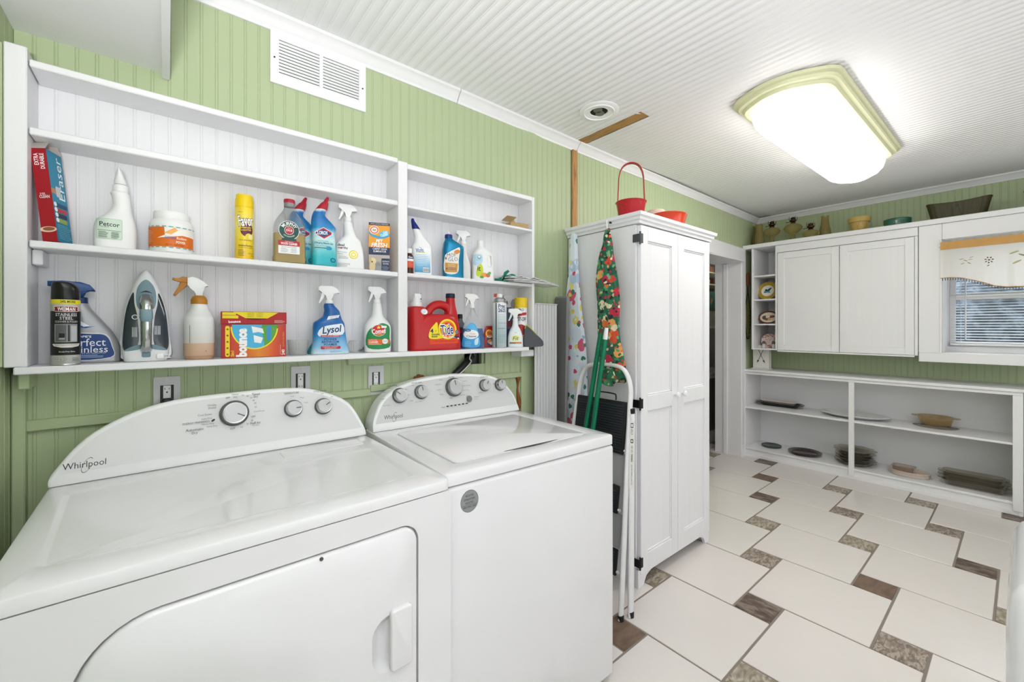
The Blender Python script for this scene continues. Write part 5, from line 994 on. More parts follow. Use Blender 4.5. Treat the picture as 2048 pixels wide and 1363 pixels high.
pr = Print(L.wrap); pr.rect(-.020, -.015, .002, .214, '#1c1f24').text('Prec', .012, .200, .034, .017, '#1c3866', bold=.02).text('2625', .012, .180, .036, .017, '#1c3866', bold=.02).lines(.012, .158, .040, 14, .008, '#8fa3ad', .0012).rect(-.008, .030, .118, .1195, '#2c4a72', 0, 1).rect(-.008, .030, .092, .0935, '#2c4a72', 0, 1).lines(.010, .060, .038, 6, .007, '#7b98a3', seed=6).build(t)
t = thing('frosted_spray', 'pale trigger spray peeking out behind the tall grey spray can', 'bottle', (1.356, -.022, ZB), -10)
L = Loft([(0, 0, .034, .018, 3), (.11, 0, .034, .018, 3), (.16, 0, .018, .016, 2.2), (.20, 0, .013, .013, 2)], 3, 28); obj('body', L.mesh(), mat('dusk_plastic', '#4b5f78', .3), t); trigger_head(t, .200, 0, 0, mat('frost_plastic', '#d9dcdc', .3, trans=.2), s=.9, ch=.016)
pr = Print(L.front); pr.rect(-.02, .026, .02, .09, '#2b3c66').rect(-.02, .026, .1, .13, '#7c2a34').build(t)
# ---- oven cleaner, small spray, grey scouring pad, blue cap
t, L = can('oven_cleaner_can', 'white oven cleaner can with a bright yellow cap at the right end of the shelf', (1.397, -.070, ZB), .0320, .20, mat('can_white', '#eceeee', .3), None, None, -40, .002)
obj('cap', lathe(new(), [(.0325, .197), (.033, .199), (.0325, .206), (.0305, .208), (.0305, .246), (.029, .248), (.003, .248)], 28), mat('yellow_plastic', '#f2cf10', .3), t)
pr = Print(L.wrap); pr.text('PRO', .0, .186, .030, .012, '#2a2a2c', bold=.01).poly([(-.034, .152), (.034, .160), (.034, .174), (-.034, .168)], '#c02433').text('EASY-OFF', .0, .140, .056, .020, '#1b1b1c', -6, bold=.02).ell(.0, .085, .030, .028, '#a9302f').rect(-.034, .034, .03, .055, '#d3bb3a').build(t)
t = thing('small_pump_spray', 'small white trigger spray with a lemon label in front of the grey pad', 'bottle', (1.335, -.100, ZB), -34)
L = Loft([(0, 0, .036, .020, 3.2), (.004, 0, .038, .022, 3.2), (.05, 0, .037, .0215, 3), (.082, 0, .028, .020, 2.5), (.105, 0, .016, .016, 2.1), (.125, 0, .013, .013, 2), (.130, 0, .012, .012, 2)]); obj('body', L.mesh(), mat('pale_blue_plastic', '#e6edf0', .3), t); trigger_head(t, .130, 0, 0, PLASTIC, s=.95, ch=.012)
pr = Print(L.front); pr.rect(-.029, .029, .016, .076, '#edf1ef').ell(.0, .044, .020, .015, '#e4e89a').text('Fit', .0, .044, .030, .018, '#2a3a34', 5, shear=.3).text('GREEN', .0, .072, .012, .003, '#4a6a58').rect(-.029, .029, .0175, .026, '#c9844a').rect(-.029, .0, .0175, .023, '#5a6f5a').build(t)
t = thing('scouring_pad', 'curved dark grey pad with a lime edge at the end of the bottom shelf', 'pad', (1.405, -.120, ZB), -16)
pts = smooth_pts([(-.022, .004), (.055, .000), (.083, .006), (.078, .030), (.045, .060), (.0, .100), (-.018, .104), (-.024, .06)], 5)
obj('pad', prism(new(), pts, -.005, .005, 'y', .002, 1), mat('felt_grey', '#55585c', .9, bump=.3, bscale=300), t); obj('lime_edge', tube(new(), [(x, -.0052, z) for x, z in pts[20:33]], .0022, 6), mat('lime_trim', '#b7c43a', .6), t)
# ================================================================== FITTINGS ON THE LEFT WALL AND CEILING
t = thing('air_grille', 'white louvred return-air grille high on the green wall', 'vent', (.4525, -.001, 2.187), 0)
GX = .170; GZ = .183
bm = new()
for a in ((-GX, -.143, 0, GZ), (.143, GX, 0, GZ), (-.143, .143, 0, .033), (-.143, .143, GZ - .024, GZ), (-.006, .006, .033, GZ - .024)): box(bm, a[0], a[1], -.008, 0, a[2], a[3])
obj('frame', bm, PLASTIC, t, smooth=0)
bx('interior_shade', mat('vent_dark', '#1c1c1d', .8), t, -.143, .143, -.0005, .0005, .033, GZ - .024, 0)  # dark sheet stands in for the shade behind the slats
sl = box(new(), .0, .137, -.0006, .0006, 0, .0078); me = bpy.data.meshes.new('slat'); sl.to_mesh(me); sl.free(); me.materials.append(PLASTIC)
for x in (-.143, .006):
    for i in range(11):
        o = bpy.data.objects.new('slat', me); C.objects.link(o); o.parent = t; o.location = (x, -.0014, .0350 + i * .0115); o.rotation_euler = (R(38), 0, 0)
for x in (-.157, .157): obj('screw', lathe(new(), [(.003, -.0092), (.003, -.007)], 10, cx=x, z0=.09, axis='y'), IRON, t)
# ---- sockets
SLOT = mat('socket_dark', '#3c3c3e', .6)
def socket(x, z, label, plug=False, group='sockets under the shelves'):
    t = thing('wall_socket', label, 'socket', (x, -.001, z), 0, group)
    bm = new(); plate_hole(bm, round_rect(-.0325, .0325, 0, .118, .003, 3), round_rect(-.0165, .0165, .022, .092, .001, 2), lambda p, d: (p[0], -.005 + d, p[1]), [(0, .0045)])
    obj('plate', bm, mat('socket_plate', '#d3d3d5', .35), t); bx('recess', SLOT, t, -.0164, .0164, -.0012, -.0004, .0225, .0915, 0)
    bx('receptacle', PLASTIC, t, -.0095, .0095, -.0045, -.001, .024, .0905, .001)
    for zz in (.038, .074):
        for a in ((-.006, -.0045, .004, .010), (.0045, .006, .004, .009), (-.002, .002, -.006, -.002)): bx('slot', BLACK, t, a[0], a[1], -.0049, -.004, zz + a[2], zz + a[3], 0)
    obj('screw', lathe(new(), [(.0025, -.0055), (.0025, -.004)], 10, z0=.109, axis='y'), STEEL, t)
    if plug:
        p = thing('cord_plug', 'black round plug pushed into the leftmost wall socket', 'plug', (x, -.007, z + .038), 0)
        obj('plug_body', Loft([(-.014, 0, .013, .012, 2.6), (.0, 0, .015, .014, 2.6), (.012, 0, .0145, .012, 2.6), (.015, 0, .010, .008, 2.6)], 3, 24, -.014).mesh(), BLACK, p)
        obj('cord', tube(new(), smooth_pts([(0, -.018, -.012), (.0, -.022, -.05), (.01, -.02, -.12), (.02, -.02, -.22)], 5, False), .004, 8), BLACK, p)
socket(0, 1.044, 'leftmost wall socket under the shelves, with a black plug in it', True); socket(.3815, 1.054, 'middle wall socket of the three under the shelves'); socket(.6665, 1.039, 'wall socket under the shelves nearest the washer console')
# ---- hose through the wall and foam spatters
t = thing('drain_hose', 'black drain hose coming out of a square hole in the green wall', 'hose', (1.15, -.01, 1.17), 0)
obj('hose', tube(new(), smooth_pts([(.02, .06, .0), (-.02, .00, .0), (-.075, -.022, -.035), (-.135, -.018, -.09), (-.165, -.014, -.16), (-.17, -.012, -.20)], 8, False), [.016 + .0016 * (i % 2) for i in range(41)], 12), BLACK, t)
obj('cable', tube(new(), smooth_pts([(-.035, -.03, .028), (-.055, -.045, .0), (-.050, -.05, -.015), (-.085, -.055, -.045), (-.12, -.055, -.07)], 6, False), .0028, 6), mat('grey_cable', '#c9c9c9', .5), t)
FOAM = mat('rust_foam', '#8a4f1f', .6, var=.3, vscale=60)
def blob(x, z, pts, label):
    bm = new()
    for i, (dx, dz, r) in enumerate(pts):
        b = bmesh.ops.create_icosphere(bm, subdivisions=2, radius=r, matrix=Matrix.Translation((dx, -.004, dz)))
    o = obj('foam_drip', bm, FOAM, None, (x, -.002, z), smooth=80); return tag(o, label, 'foam stain')
blob(.865, 1.092, [(-.022, 0, .010), (-.006, .004, .013), (.010, .002, .011), (.024, -.004, .007)], 'brown foam lump on the wall just above the washer console')
dp = smooth_pts([(0, -.002, .026), (0, -.003, .012), (.001, -.002, -.004), (.002, -.001, -.03), (.0, -.001, -.055), (.004, -.002, -.085), (.007, -.003, -.115), (.004, -.003, -.145), (.008, -.002, -.165)], 4, False); rr_ = smooth_pts([(.006, 0), (.013, 0), (.009, 0), (.0045, 0), (.006, 0), (.009, 0), (.013, 0), (.010, 0), (.005, 0)], 4, False)
tag(obj('foam_drip', tube(new(), dp, [q[0] for q in rr_], 10), FOAM, None, (1.432, -.002, 1.035), smooth=80), 'long brown foam drip running down the wall right of the washer console', 'foam stain')
# ---- round ceiling vent with exposed ducts
t = thing('ceiling_vent', 'round white ceiling rosette with two duct ends showing', 'vent', (1.712, -.318, ZC - .001), 35)
obj('plate', lathe(new(), [(.100, 0), (.100, -.004), (.094, -.007), (.080, -.008), (.077, -.012), (.073, -.012), (.071, -.008), (.046, -.007), (.044, -.001)], 44, cap=False), PLASTIC, t)
obj('duct_hole_shade', lathe(new(), [(.047, -.0015), (.0, -.0014)], 32, cap=False), mat('duct_black', '#0e0e0f', .7), t)  # black disc painted as the shade of the opening, nothing is cut
for x, a in ((-.019, 20), (.020, -25)): obj('duct', lathe(new(), [(.024, -.006), (.025, -.003), (.024, -.002), (.019, -.0022), (.0, -.0024)], 24, cx=x, cy=.004 * (1 if x < 0 else -1), sy=.92), mat('duct_tin', '#7d7e80', .35, .8), t)
# ================================================================== BETWEEN WASHER AND WARDROBE
t = thing('ridged_panel', 'white ridged plastic panel standing against the wall beside the shelves', 'panel', (1.497, -.062, 0), 0)
P = []
for i in range(8):
    P += [(i * .0215, 0), (i * .0215 + .014, 0), (i * .0215 + .0155, .006), (i * .0215 + .020, .006)]
top = [(x, y - .004) for x, y in P]
bm = new()
ring_loft(bm, [[(x, y, z) for x, y in P + top[::-1]] for z in (0, 1.437)])
obj('sheet', bm, mat('sheet_white', '#dcdddd', .35), t, smooth=20)
obj('end_cap', box(new(), 0, .17, -.006, .010, 1.4375, 1.4435, .002), MATS['sheet_white'], t)
t = thing('grey_board', 'narrow weathered grey board leaning between the ridged panel and the wardrobe', 'board', (1.680, -.050, 0), 0); t.rotation_euler = (0, R(1.2), 0)
obj('plank', box(new(), 0, .022, -.045, .045, 0, 1.49, .003), mat('weathered_grey', '#8c8c8b', .7, var=.2, vscale=6, stretch=(4, 4, .5)), t)
obj('edge_band', box(new(), -.002, 0, -.044, .044, .01, 1.48), mat('weathered_edge', '#6f6f6f', .7), t)
def print_cloth(name, base, s1, cols1, s2, cols2, th1=.42, th2=.4):
    """printed cotton: two layers of scattered coloured blots on a ground colour"""
    m = bpy.data.materials.new(name); m.use_nodes = True; nt = m.node_tree; b = nt.nodes['Principled BSDF']; b.inputs['Roughness'].default_value = .85
    tc = nt.nodes.new('ShaderNodeTexCoord'); nz = nt.nodes.new('ShaderNodeTexNoise'); nz.inputs['Scale'].default_value = 45; nt.links.new(tc.outputs['Object'], nz.inputs[0])
    wob = nt.nodes.new('ShaderNodeMix'); wob.data_type = 'RGBA'; wob.blend_type = 'LINEAR_LIGHT'; wob.inputs[0].default_value = .010; nt.links.new(tc.outputs['Object'], wob.inputs[6]); nt.links.new(nz.outputs['Color'], wob.inputs[7])
    prev = None
    for s, cols, th in ((s1, cols1, th1), (s2, cols2, th2)):
        v = nt.nodes.new('ShaderNodeTexVoronoi'); v.inputs['Scale'].default_value = s; nt.links.new(wob.outputs[2], v.inputs[0])
        sp_ = nt.nodes.new('ShaderNodeSeparateColor'); nt.links.new(v.outputs['Color'], sp_.inputs[0])
        r = nt.nodes.new('ShaderNodeValToRGB'); r.color_ramp.interpolation = 'CONSTANT'; e = r.color_ramp.elements
        while len(e) < len(cols): e.new(.5)
        for i, c in enumerate(cols): e[i].position = i / len(cols); e[i].color = lin(c)
        nt.links.new(sp_.outputs[0], r.inputs[0])
        lt = nt.nodes.new('ShaderNodeMath'); lt.operation = 'LESS_THAN'; lt.inputs[1].default_value = th; nt.links.new(v.outputs['Distance'], lt.inputs[0])
        mx = nt.nodes.new('ShaderNodeMix'); mx.data_type = 'RGBA'; nt.links.new(lt.outputs[0], mx.inputs[0]); nt.links.new(r.outputs[0], mx.inputs[7])
        if prev is None: mx.inputs[6].default_value = lin(base)
        else: nt.links.new(prev, mx.inputs[6])
        prev = mx.outputs[2]
    nt.links.new(prev, b.inputs['Base Color']); MATS[name] = m; return m
FRUIT = print_cloth('fruit_print', '#e6eef5', 13, ['#dfe9f4', '#b9cfe8', '#e9dd7a', '#e4ecf3', '#d7637f', '#dbe7f2', '#eadf86', '#c9d9ec', '#cf4a6e'], 27, ['#e6eef5', '#4f8f7a', '#e6eef5', '#d94f74', '#e7eff5', '#3f7d6b', '#e8d96a', '#e6eef5', '#9db8dd'], .55, .38)
FLORAL = print_cloth('garden_print', '#2f6b4f', 22, ['#2f7a55', '#d8502f', '#e7a35c', '#1f5a43', '#c02f4a', '#e9d9b4', '#3f8f63', '#2a2f2a', '#e07b3a'], 46, ['#1f5f48', '#e46a3a', '#f0e3c2', '#4f9f6f', '#27302c', '#c9314e', '#7fb389', '#d9c27a'], .52, .40)
# ---- ironing board standing on end against the wardrobe
t = thing('ironing_board', 'ironing board with a fruit-print cover standing nose up against the wardrobe side', 'ironing board', (1.768, -.075, .60), 0); t.rotation_euler = (0, R(1.2), 0)
half = [(.0, .014), (.04, .016), (.18, .026), (.36, .045), (.50, .068), (.62, .088), (.74, .100), (.90, .105), (1.20, .105), (1.25, .103)]
pts = [(-w_, 1.245 - d) for d, w_ in half] + [(w_ * .92, 1.245 - d) for d, w_ in half[::-1]]
bm = prism(new(), smooth_pts(pts, 3), -.016, .010, 'x', .006, 2); obj('cover', bm, FRUIT, t, smooth=50)
obj('frame_foot', box(new(), -.012, .008, -.10, .09, -.58, .02, .004), mat('board_grey', '#cfcfce', .4), t)
obj('frame_bolt', lathe(new(), [(.012, -.016), (.012, -.013), (.006, -.018)], 14, cy=.03, z0=.005, axis='x'), STEEL, t)
# ---- apron bunched on a peg
t = thing('garden_print_apron', 'green, red and orange vegetable-print apron hanging bunched from a peg on the wardrobe', 'apron', (1.785, -.326, 1.03), 0)
bm = new(); rings = []
SEC = smooth_pts([(.800, 0, .012, .010), (.77, .004, .020, .014), (.72, .0, .030, .018), (.66, .008, .046, .022), (.54, .003, .068, .024), (.42, -.006, .070, .026), (.30, -.008, .066, .028), (.20, -.018, .070, .030), (.10, -.030, .080, .030), (.02, -.034, .082, .028)], 4, False)
for k, (z, yc, hw, hd) in enumerate(SEC):
    ring = []
    for i in range(48):
        a = 2 * math.pi * i / 48; f = 1 + .16 * math.sin(7 * a + z * 9) * min(1, (.86 - z) * 3) + .07 * math.sin(13 * a - z * 14)
        ring.append((-.002 - hd * .55 + hd * .6 * math.cos(a) * f, yc + hw * math.sin(a) * (1 + .05 * math.sin(9 * a + z * 20)), z + (.018 * math.sin(3 * a + 1) if k == len(SEC) - 1 else 0)))
    rings.append(ring)
obj('cloth', ring_loft(bm, rings), FLORAL, t, smooth=70)
obj('pocket_flap', prism(new(), smooth_pts([(-.050, -.03), (.035, -.015), (.030, .05), (-.052, .045)], 4), -.060, -.052, 'x', .003, 1), FLORAL, t, (0, -.02, .02))
obj('neck_strap', tube(new(), [(-.008, .004, .785), (-.014, .002, .81), (-.016, .002, .838), (-.012, .000, .842)], .0055, 8, flat=.35), mat('white_tape', '#ecebe8', .7), t)
# ---- folded step ladder
t = thing('step_ladder', 'white folded step ladder with black ribbed treads leaning beside the washer', 'ladder', (1.575, -.33, 0), 0)
LW = mat('ladder_white', '#e3e3e2', .35, var=.05, vscale=20)
def rail(bm, path, w_=.033, d=.010):
    """flat rounded rail: wide across the ladder, thin front to back"""
    return tube(bm, path, w_ / 2, 10, flat=.62)
arch = [(0, -.222, 0), (.045, -.205, .28), (.10, -.183, .62), (.150, -.166, .93), (.163, -.160, 1.02), (.169, -.135, 1.085), (.172, -.09, 1.118), (.173, 0, 1.124), (.172, .09, 1.118), (.169, .135, 1.085), (.163, .160, 1.02), (.150, .166, .93), (.10, .183, .62), (.045, .205, .28), (0, .222, 0)]
obj('front_frame', rail(new(), [arch[0]] + smooth_pts(arch[1:-1], 4, False) + [arch[-1]]), LW, t, smooth=60)
for s in (-1, 1):
    obj('rear_leg', rail(new(), [(.056, s * .236, 0), (.105, s * .205, .45), (.150, s * .178, .86), (.152, s * .176, .90)], .037), LW, t, smooth=60)
    for x, y in ((.0, .222), (.056, .236)): obj('foot_tip', lathe(new(), [(.0135, -.001), (.0145, .0), (.0145, .022), (.0135, .024)], 14, cx=x, cy=s * y), BLACK, t)
    obj('hinge_bracket', box(new(), .140, .170, s * .176 - .006, s * .176 + .006, .885, .925, .003), IRON, t)
def tread(x, z0, z1, w0, tilt_):
    o = obj('tread', box(new(), -.008, .006, -w0, w0, 0, z1 - z0, .006, 2), mat('tread_black', '#15171a', .45), t, (x, 0, z0), (0, R(tilt_), 0))
    n = int((z1 - z0 - .02) / .0125); rb = box(new(), -.0115, -.0075, -w0 + .016, w0 - .012, 0, .0055, .001); me = bpy.data.meshes.new('tread_rib'); rb.to_mesh(me); rb.free(); me.materials.append(mat('tread_rib', '#2a3038', .3))
    for i in range(n):
        q = bpy.data.objects.new('rib', me); C.objects.link(q); q.parent = o; q.location = (0, 0, .012 + i * .0125)
    obj('side_pin', lathe(new(), [(.006, 0), (.006, .012)], 10, cx=0, z0=.02, cy=-w0 - .012, axis='y'), PLASTIC, o)
tread(.112, .705, .955, .158, 8); tread(.076, .43, .56, .150, 8); tread(.044, .155, .275, .165, 8)
for z0, z1, x, w0 in ((.56, .705, .098, .158), (.275, .43, .066, .168)): obj('shield_plate', box(new(), -.002, .002, -w0, w0, 0, z1 - z0), mat('ladder_grey', '#9a9b9b', .5), t, (x, 0, z0), (0, R(9), 0))
obj('carry_handle', tube(new(), smooth_pts([(.142, .03, .955), (.145, .03, .975), (.145, .02, .985), (.145, -.075, .985), (.145, -.088, .975), (.142, -.09, .955)], 4, False), .0035, 8), BLACK, t)
def leg_face(u, v, off):
    k = (v - .45) / .41; return (.105 + .045 * k - .82 * (.0175 + off) + .57 * u, -.205 + .027 * k - .57 * (.0175 + off) - .82 * u, v)
pr = Print(leg_face, 0); pr.rect(-.011, .011, .56, .868, '#e6e5e1').rect(-.006, .006, .838, .860, '#2b2b2d').rect(-.004, .004, .842, .856, '#e6e5e1').rect(-.006, .006, .768, .786, '#2b2b2d').rect(-.003, .003, .772, .782, '#e6e5e1')
pr.text('STEP', 0, .820, .026, .009, '#2b2b2d', 90).text('225 LBS', 0, .740, .032, .007, '#3a3a3c', 90).text('WARNING', 0, .700, .036, .008, '#2b2b2d', 90, bold=.02).text('DO NOT STAND ON TOP', 0, .625, .09, .006, '#6a6a6c', 90).build(t, 'sticker')
# ---- two green broom handles
for i, (p0, p1, lb) in enumerate((((1.680, -.360, 1.305), (1.585, -.175, .0), 'green metal broom handle, the longer one, leaning on the ladder'), ((1.672, -.392, 1.275), (1.580, -.250, .0), 'green metal broom handle, the shorter one with a white tip, leaning on the ladder'))):
    a, b = Vector(p0), Vector(p1); d = b - a; t = thing('broom_handle', lb, 'pole', b, 0, 'green broom handles')
    obj('pole', tube(new(), [-d * 0, -d * .5, -d * .985], .0125, 14), mat('green_metal', '#0f7a55', .25, .3), t)
    obj('tip', tube(new(), [-d * .985, -d * 1.0, -d * (1.004 if i == 0 else 1.03)], [.0115, .0115, .007 if i == 0 else .009], 12), mat('tip_brown', '#4a3a30', .5) if i == 0 else PLASTIC, t)
# ================================================================== ON TOP OF THE WARDROBE
RED = mat('red_tin', '#b80f22', .2, coat=.4, bump=.25, bscale=90)
t = thing('red_basket', 'red metal pail with a tall hoop handle on the wardrobe top', 'basket', (1.965, -.335, 1.891), -50)
obj('pail', lathe(new(), [(.060, 0), (.062, .002), (.078, .098), (.082, .104), (.084, .106), (.082, .109), (.077, .106), (.060, .006), (.0, .006)], 36), RED, t, smooth=50)
hp = smooth_pts([(-.074, 0, .10), (-.070, 0, .19), (-.066, 0, .255), (-.050, 0, .300), (-.02, 0, .323), (.02, 0, .323), (.05, 0, .300), (.066, 0, .255), (.070, 0, .19), (.074, 0, .10)], 5, False)
bm = new(); ring_loft(bm, [[(p[0] * 1.0, -.011, p[2]), (p[0] * 1.0, .011, p[2]), (p[0] * .93, .011, p[2] - .005), (p[0] * .93, -.011, p[2] - .005)] for p in hp]); obj('handle', bm, mat('red_handle', '#a50d1e', .25), t, smooth=50)
t = thing('orange_dish', 'red-orange enamel dish on the wardrobe top', 'dish', (2.265, -.382, 1.891), 0)
obj('dish', lathe(new(), [(.075, 0), (.085, .006), (.098, .065), (.103, .073), (.101, .077), (.090, .070), (.07, .012), (0, .010)], 36, sx=1.05), mat('orange_enamel', '#cf3a14', .15, coat=.5), t)
t = thing('pink_dish_lid', 'pale pink dish upside down behind the orange dish on the wardrobe', 'dish', (2.405, -.215, 1.891), 0)
obj('dish', lathe(new(), [(.095, 0), (.097, .006), (.090, .09), (.07, .145), (.060, .153), (.0, .155)], 32), mat('pale_pink', '#e3c7ba', .35), t); obj('foot_ring', lathe(new(), [(.055, .153), (.055, .162), (.05, .163), (.049, .154)], 28), MATS['pale_pink'], t)
# ================================================================== WINDOW BLIND AND VALANCE
t = thing('window_blind', 'white horizontal slat blind over the window', 'blind', (4.868, (WY0 + WY1) / 2, WZ0), 0)
hw = (WY0 - WY1) / 2 - .022
sl = box(new(), -.0125, .0125, -hw, hw, -.0004, .0004); me = bpy.data.meshes.new('slat'); sl.to_mesh(me); sl.free(); me.materials.append(mat('blind_white', '#f0efec', .4))
for i in range(36):
    o = bpy.data.objects.new('slat', me); C.objects.link(o); o.parent = t; o.location = (0, 0, .079 + i * .0215); o.rotation_euler = (0, R(-8), 0)
bx('bottom_rail', MATS['blind_white'], t, -.012, .012, -hw, hw, .055, .069); bx('head_rail', MATS['blind_white'], t, -.016, .016, -hw, hw, .845, .866)
for y in (hw - .06, -hw + .06, 0): obj('ladder_cord', tube(new(), [(-.013, y, .06), (-.013, y, .85)], .0009, 5), MATS['blind_white'], t)
obj('tilt_wand', tube(new(), [(-.022, hw - .085, .10), (-.022, hw - .085, .84)], .0042, 8), mat('wand_grey', '#c9cccd', .2), t)
CL = bpy.data.materials.new('valance_cloth'); CL.use_nodes = True; nt = CL.node_tree; b = nt.nodes['Principled BSDF']; b.inputs['Base Color'].default_value = lin('#f8f4ec'); b.inputs['Roughness'].default_value = .9
tr = nt.nodes.new('ShaderNodeBsdfTranslucent'); tr.inputs[0].default_value = lin('#fbf6ee'); mx = nt.nodes.new('ShaderNodeMixShader'); mx.inputs[0].default_value = .62
nt.links.new(b.outputs[0], mx.inputs[1]); nt.links.new(tr.outputs[0], mx.inputs[2]); nt.links.new(mx.outputs[0], nt.nodes['Material Output'].inputs[0])
t = thing('window_valance', 'cream gathered valance with a tan rod pocket, embroidered sprigs and dark fringe', 'curtain', (4.543, -1.30, 1.60), 0)
def vz(y):      # lower edge
    pts = [(0, .086), (.05, .088), (.115, .078), (.19, .050), (.27, .010), (.33, -.002), (.42, -.006), (.50, -.002), (.60, .02), (.68, .06), (.75, .08), (.86, .088)]
    for (a, za), (b_, zb) in zip(pts, pts[1:]):
        if a <= y <= b_: return za + (zb - za) * (y - a) / (b_ - a)
    return .086
def vx(y, s): return .010 * math.sin(y * 46) * (.35 + .65 * s) + .006 * math.sin(y * 97 + 1) * s - .012 * s
def cloth_strip(f0, f1, n=120, m=10, y1=.86):
    bm = new(); g = []
    for i in range(n + 1):
        y = y1 * i / n; g.append([bm.verts.new((vx(y, 1 - j / m) if f0 is vz else vx(y, 0) * .8 - .006, -y, f0(y) + (f1(y) - f0(y)) * j / m)) for j in range(m + 1)])
    for i in range(n):
        for j in range(m): bm.faces.new((g[i][j], g[i + 1][j], g[i + 1][j + 1], g[i][j + 1]))
    return bm
cl = obj('cloth', cloth_strip(vz, lambda y: .302), CL, t, smooth=80)
obj('rod_pocket', cloth_strip(lambda y: .300, lambda y: .358 + .004 * math.sin(y * 150), 160, 4), mat('tan_cloth', '#c79a5c', .85, var=.15, vscale=20), t, smooth=80)
obj('rod', tube(new(), [(.004, .012, .335), (.004, -.87, .335)], .007, 8), PLASTIC, t); bx('rod_bracket', PLASTIC, t, .002, .027, .002, .012, .325, .345)
ef = lambda u, v, off: (vx(u, max(0, min(1, (.302 - v) / .2))) - .0015 - off, -u, v)
obj('hem', tube(new(), [(vx(.86 * i / 80, 1) - .001, -.86 * i / 80, vz(.86 * i / 80)) for i in range(81)], .003, 5), MATS['tan_cloth'], t)
pr = Print(ef, .02)
for cx, cz, s in ((.13, .205, 1), (.245, .195, 0), (.40, .21, 2), (.62, .20, 0), (.75, .20, 1)):
    if s == 0:
        for k in range(7): a = R(51 * k + 10); pr.ell(cx + .017 * math.cos(a), cz + .019 * math.sin(a), .006, .004, ('#5d5a34', '#7c4a2c')[k % 3 == 0], 10, 0, math.degrees(a))
        pr.ell(cx, cz, .006, .005, '#6b3a28', 10).ell(cx - .004, cz - .04, .007, .003, '#6b6a44', 10, 0, 30)
    else:
        for k, (dx, dz, a) in enumerate(((-.02, .012, 20), (.0, .0, -25), (.024, .006, 10), (-.014, -.022, 30), (.018, -.02, -35), (.03, .022, 25))): pr.ell(cx + dx * s, cz + dz * s, .012 * s, .0028 * s, ('#b3ab7c', '#8f8a58', '#c4b792')[k % 3], 10, 0, a)
pr.build(t, 'embroidery')['kind'] = 'stuff'
bm = new()
for i in range(62):
    y = .012 + i * .0137; z = vz(y); box(bm, vx(y, 1) - .003, vx(y, 1) + .001, -y - .0017, -y + .0017, z - .021 + .004 * random.random(), z)
o = obj('fringe', bm, mat('fringe_dark', '#34343c', .7), t, smooth=0); o['kind'] = 'stuff'
# ================================================================== ON THE CABINET TOP SHELF
ZT = 2.1475; AMB = mat('amber_lamp_glass', '#cdbf86', .06, trans=.75, ior=1.25); BRZ = mat('burner_bronze', '#3d2a1c', .35, .7)
def chimney(x, y, h, label, r=.040):
    tag(obj('lamp_chimney', lathe(new(), [(r * .72, 0), (r * .74, .012), (r * 1.12, .045), (r * 1.02, .085), (r * .72, h * .72), (r * .66, h * .92), (r * .76, h), (r * .72, h), (r * .62, h * .9), (r * .66, h * .7), (r * .95, .08), (r * 1.05, .045), (r * .68, .012)], 24, cap=False), AMB, None, (x, y, ZT), smooth=60), label, 'lamp glass', 'lamp chimneys on the cabinet')
chimney(4.82, .098, .235, 'smoky lamp chimney in the far corner, leftmost on the cabinet'); chimney(4.70, .022, .215, 'smoky lamp chimney half behind the leftmost oil lamp', .042); chimney(4.80, -.512, .216, 'clear lamp chimney standing right of the smallest oil lamp', .043)
def oil_lamp(x, y, s, foot, label):
    t = thing('oil_lamp', label, 'oil lamp', (x, y, ZT), 0, 'oil lamps on the cabinet')
    p = [(.052, 0), (.054, .006), (.036, .022), (.022, .05), (.018, .085), (.024, .095)] if foot else [(.05, 0), (.052, .004)]
    z = .095 if foot else .004
    body = p + [(.045, z + .012), (.074, z + .038), (.080, z + .058), (.066, z + .082), (.030, z + .098), (.020, z + .102)]
    body = [(r * s, q * s) for r, q in body]
    obj('font', lathe(new(), body, 32), AMB, t, smooth=60); z1 = (z + .102) * s
    bn = obj('burner', lathe(new(), [(.020, 0), (.022, .006), (.016, .012), (.028, .020), (.030, .030), (.018, .040), (.022, .052), (.008, .062)], 22, z0=z1), BRZ, t)
    for k in range(4):
        a = R(45 + 90 * k); obj('prong', tube(new(), [(.026 * math.cos(a), .026 * math.sin(a), z1 + .026), (.038 * math.cos(a), .038 * math.sin(a), z1 + .034), (.036 * math.cos(a), .036 * math.sin(a), z1 + .064)], .0022, 6), BRZ, bn)
    obj('wick_wheel', tube(new(), [(0, .02, z1 + .020), (0, .052, z1 + .018), (0, .056, z1 + .018)], [.0022, .0022, .007], 8), BRZ, bn)
oil_lamp(4.77, -.072, .94, True, 'footed amber oil lamp nearest the far corner'); oil_lamp(4.80, -.250, 1.0, True, 'footed amber oil lamp, second from the corner and the widest'); oil_lamp(4.70, -.425, .84, False, 'small low amber oil lamp without a foot')
t = thing('yellow_bowl', 'yellow stoneware bowl with a lattice pattern on the cabinet top', 'bowl', (4.77, -.772, ZT), 0)
obj('bowl', lathe(new(), [(.046, 0), (.050, .004), (.066, .095), (.078, .100), (.082, .135), (.080, .142), (.074, .140), (.064, .10), (.046, .012), (0, .010)], 32), mat('yellow_stoneware', '#c9ab62', .35), t, smooth=50)
bm = new()
for k in range(9):
    for s in (-1, 1):
        path = [((.052 + .0135 * q / 6) * math.cos(2 * math.pi * k / 9 + s * q * .10), (.052 + .0135 * q / 6) * math.sin(2 * math.pi * k / 9 + s * q * .10), .012 + .078 * q / 6) for q in range(7)]
        tube(bm, path, .0025, 5)
o = obj('lattice_relief', bm, MATS['yellow_stoneware'], t); o['kind'] = 'stuff'
t = thing('green_bowl', 'low dark green speckled bowl on the cabinet top', 'bowl', (4.75, -1.028, ZT), 0)
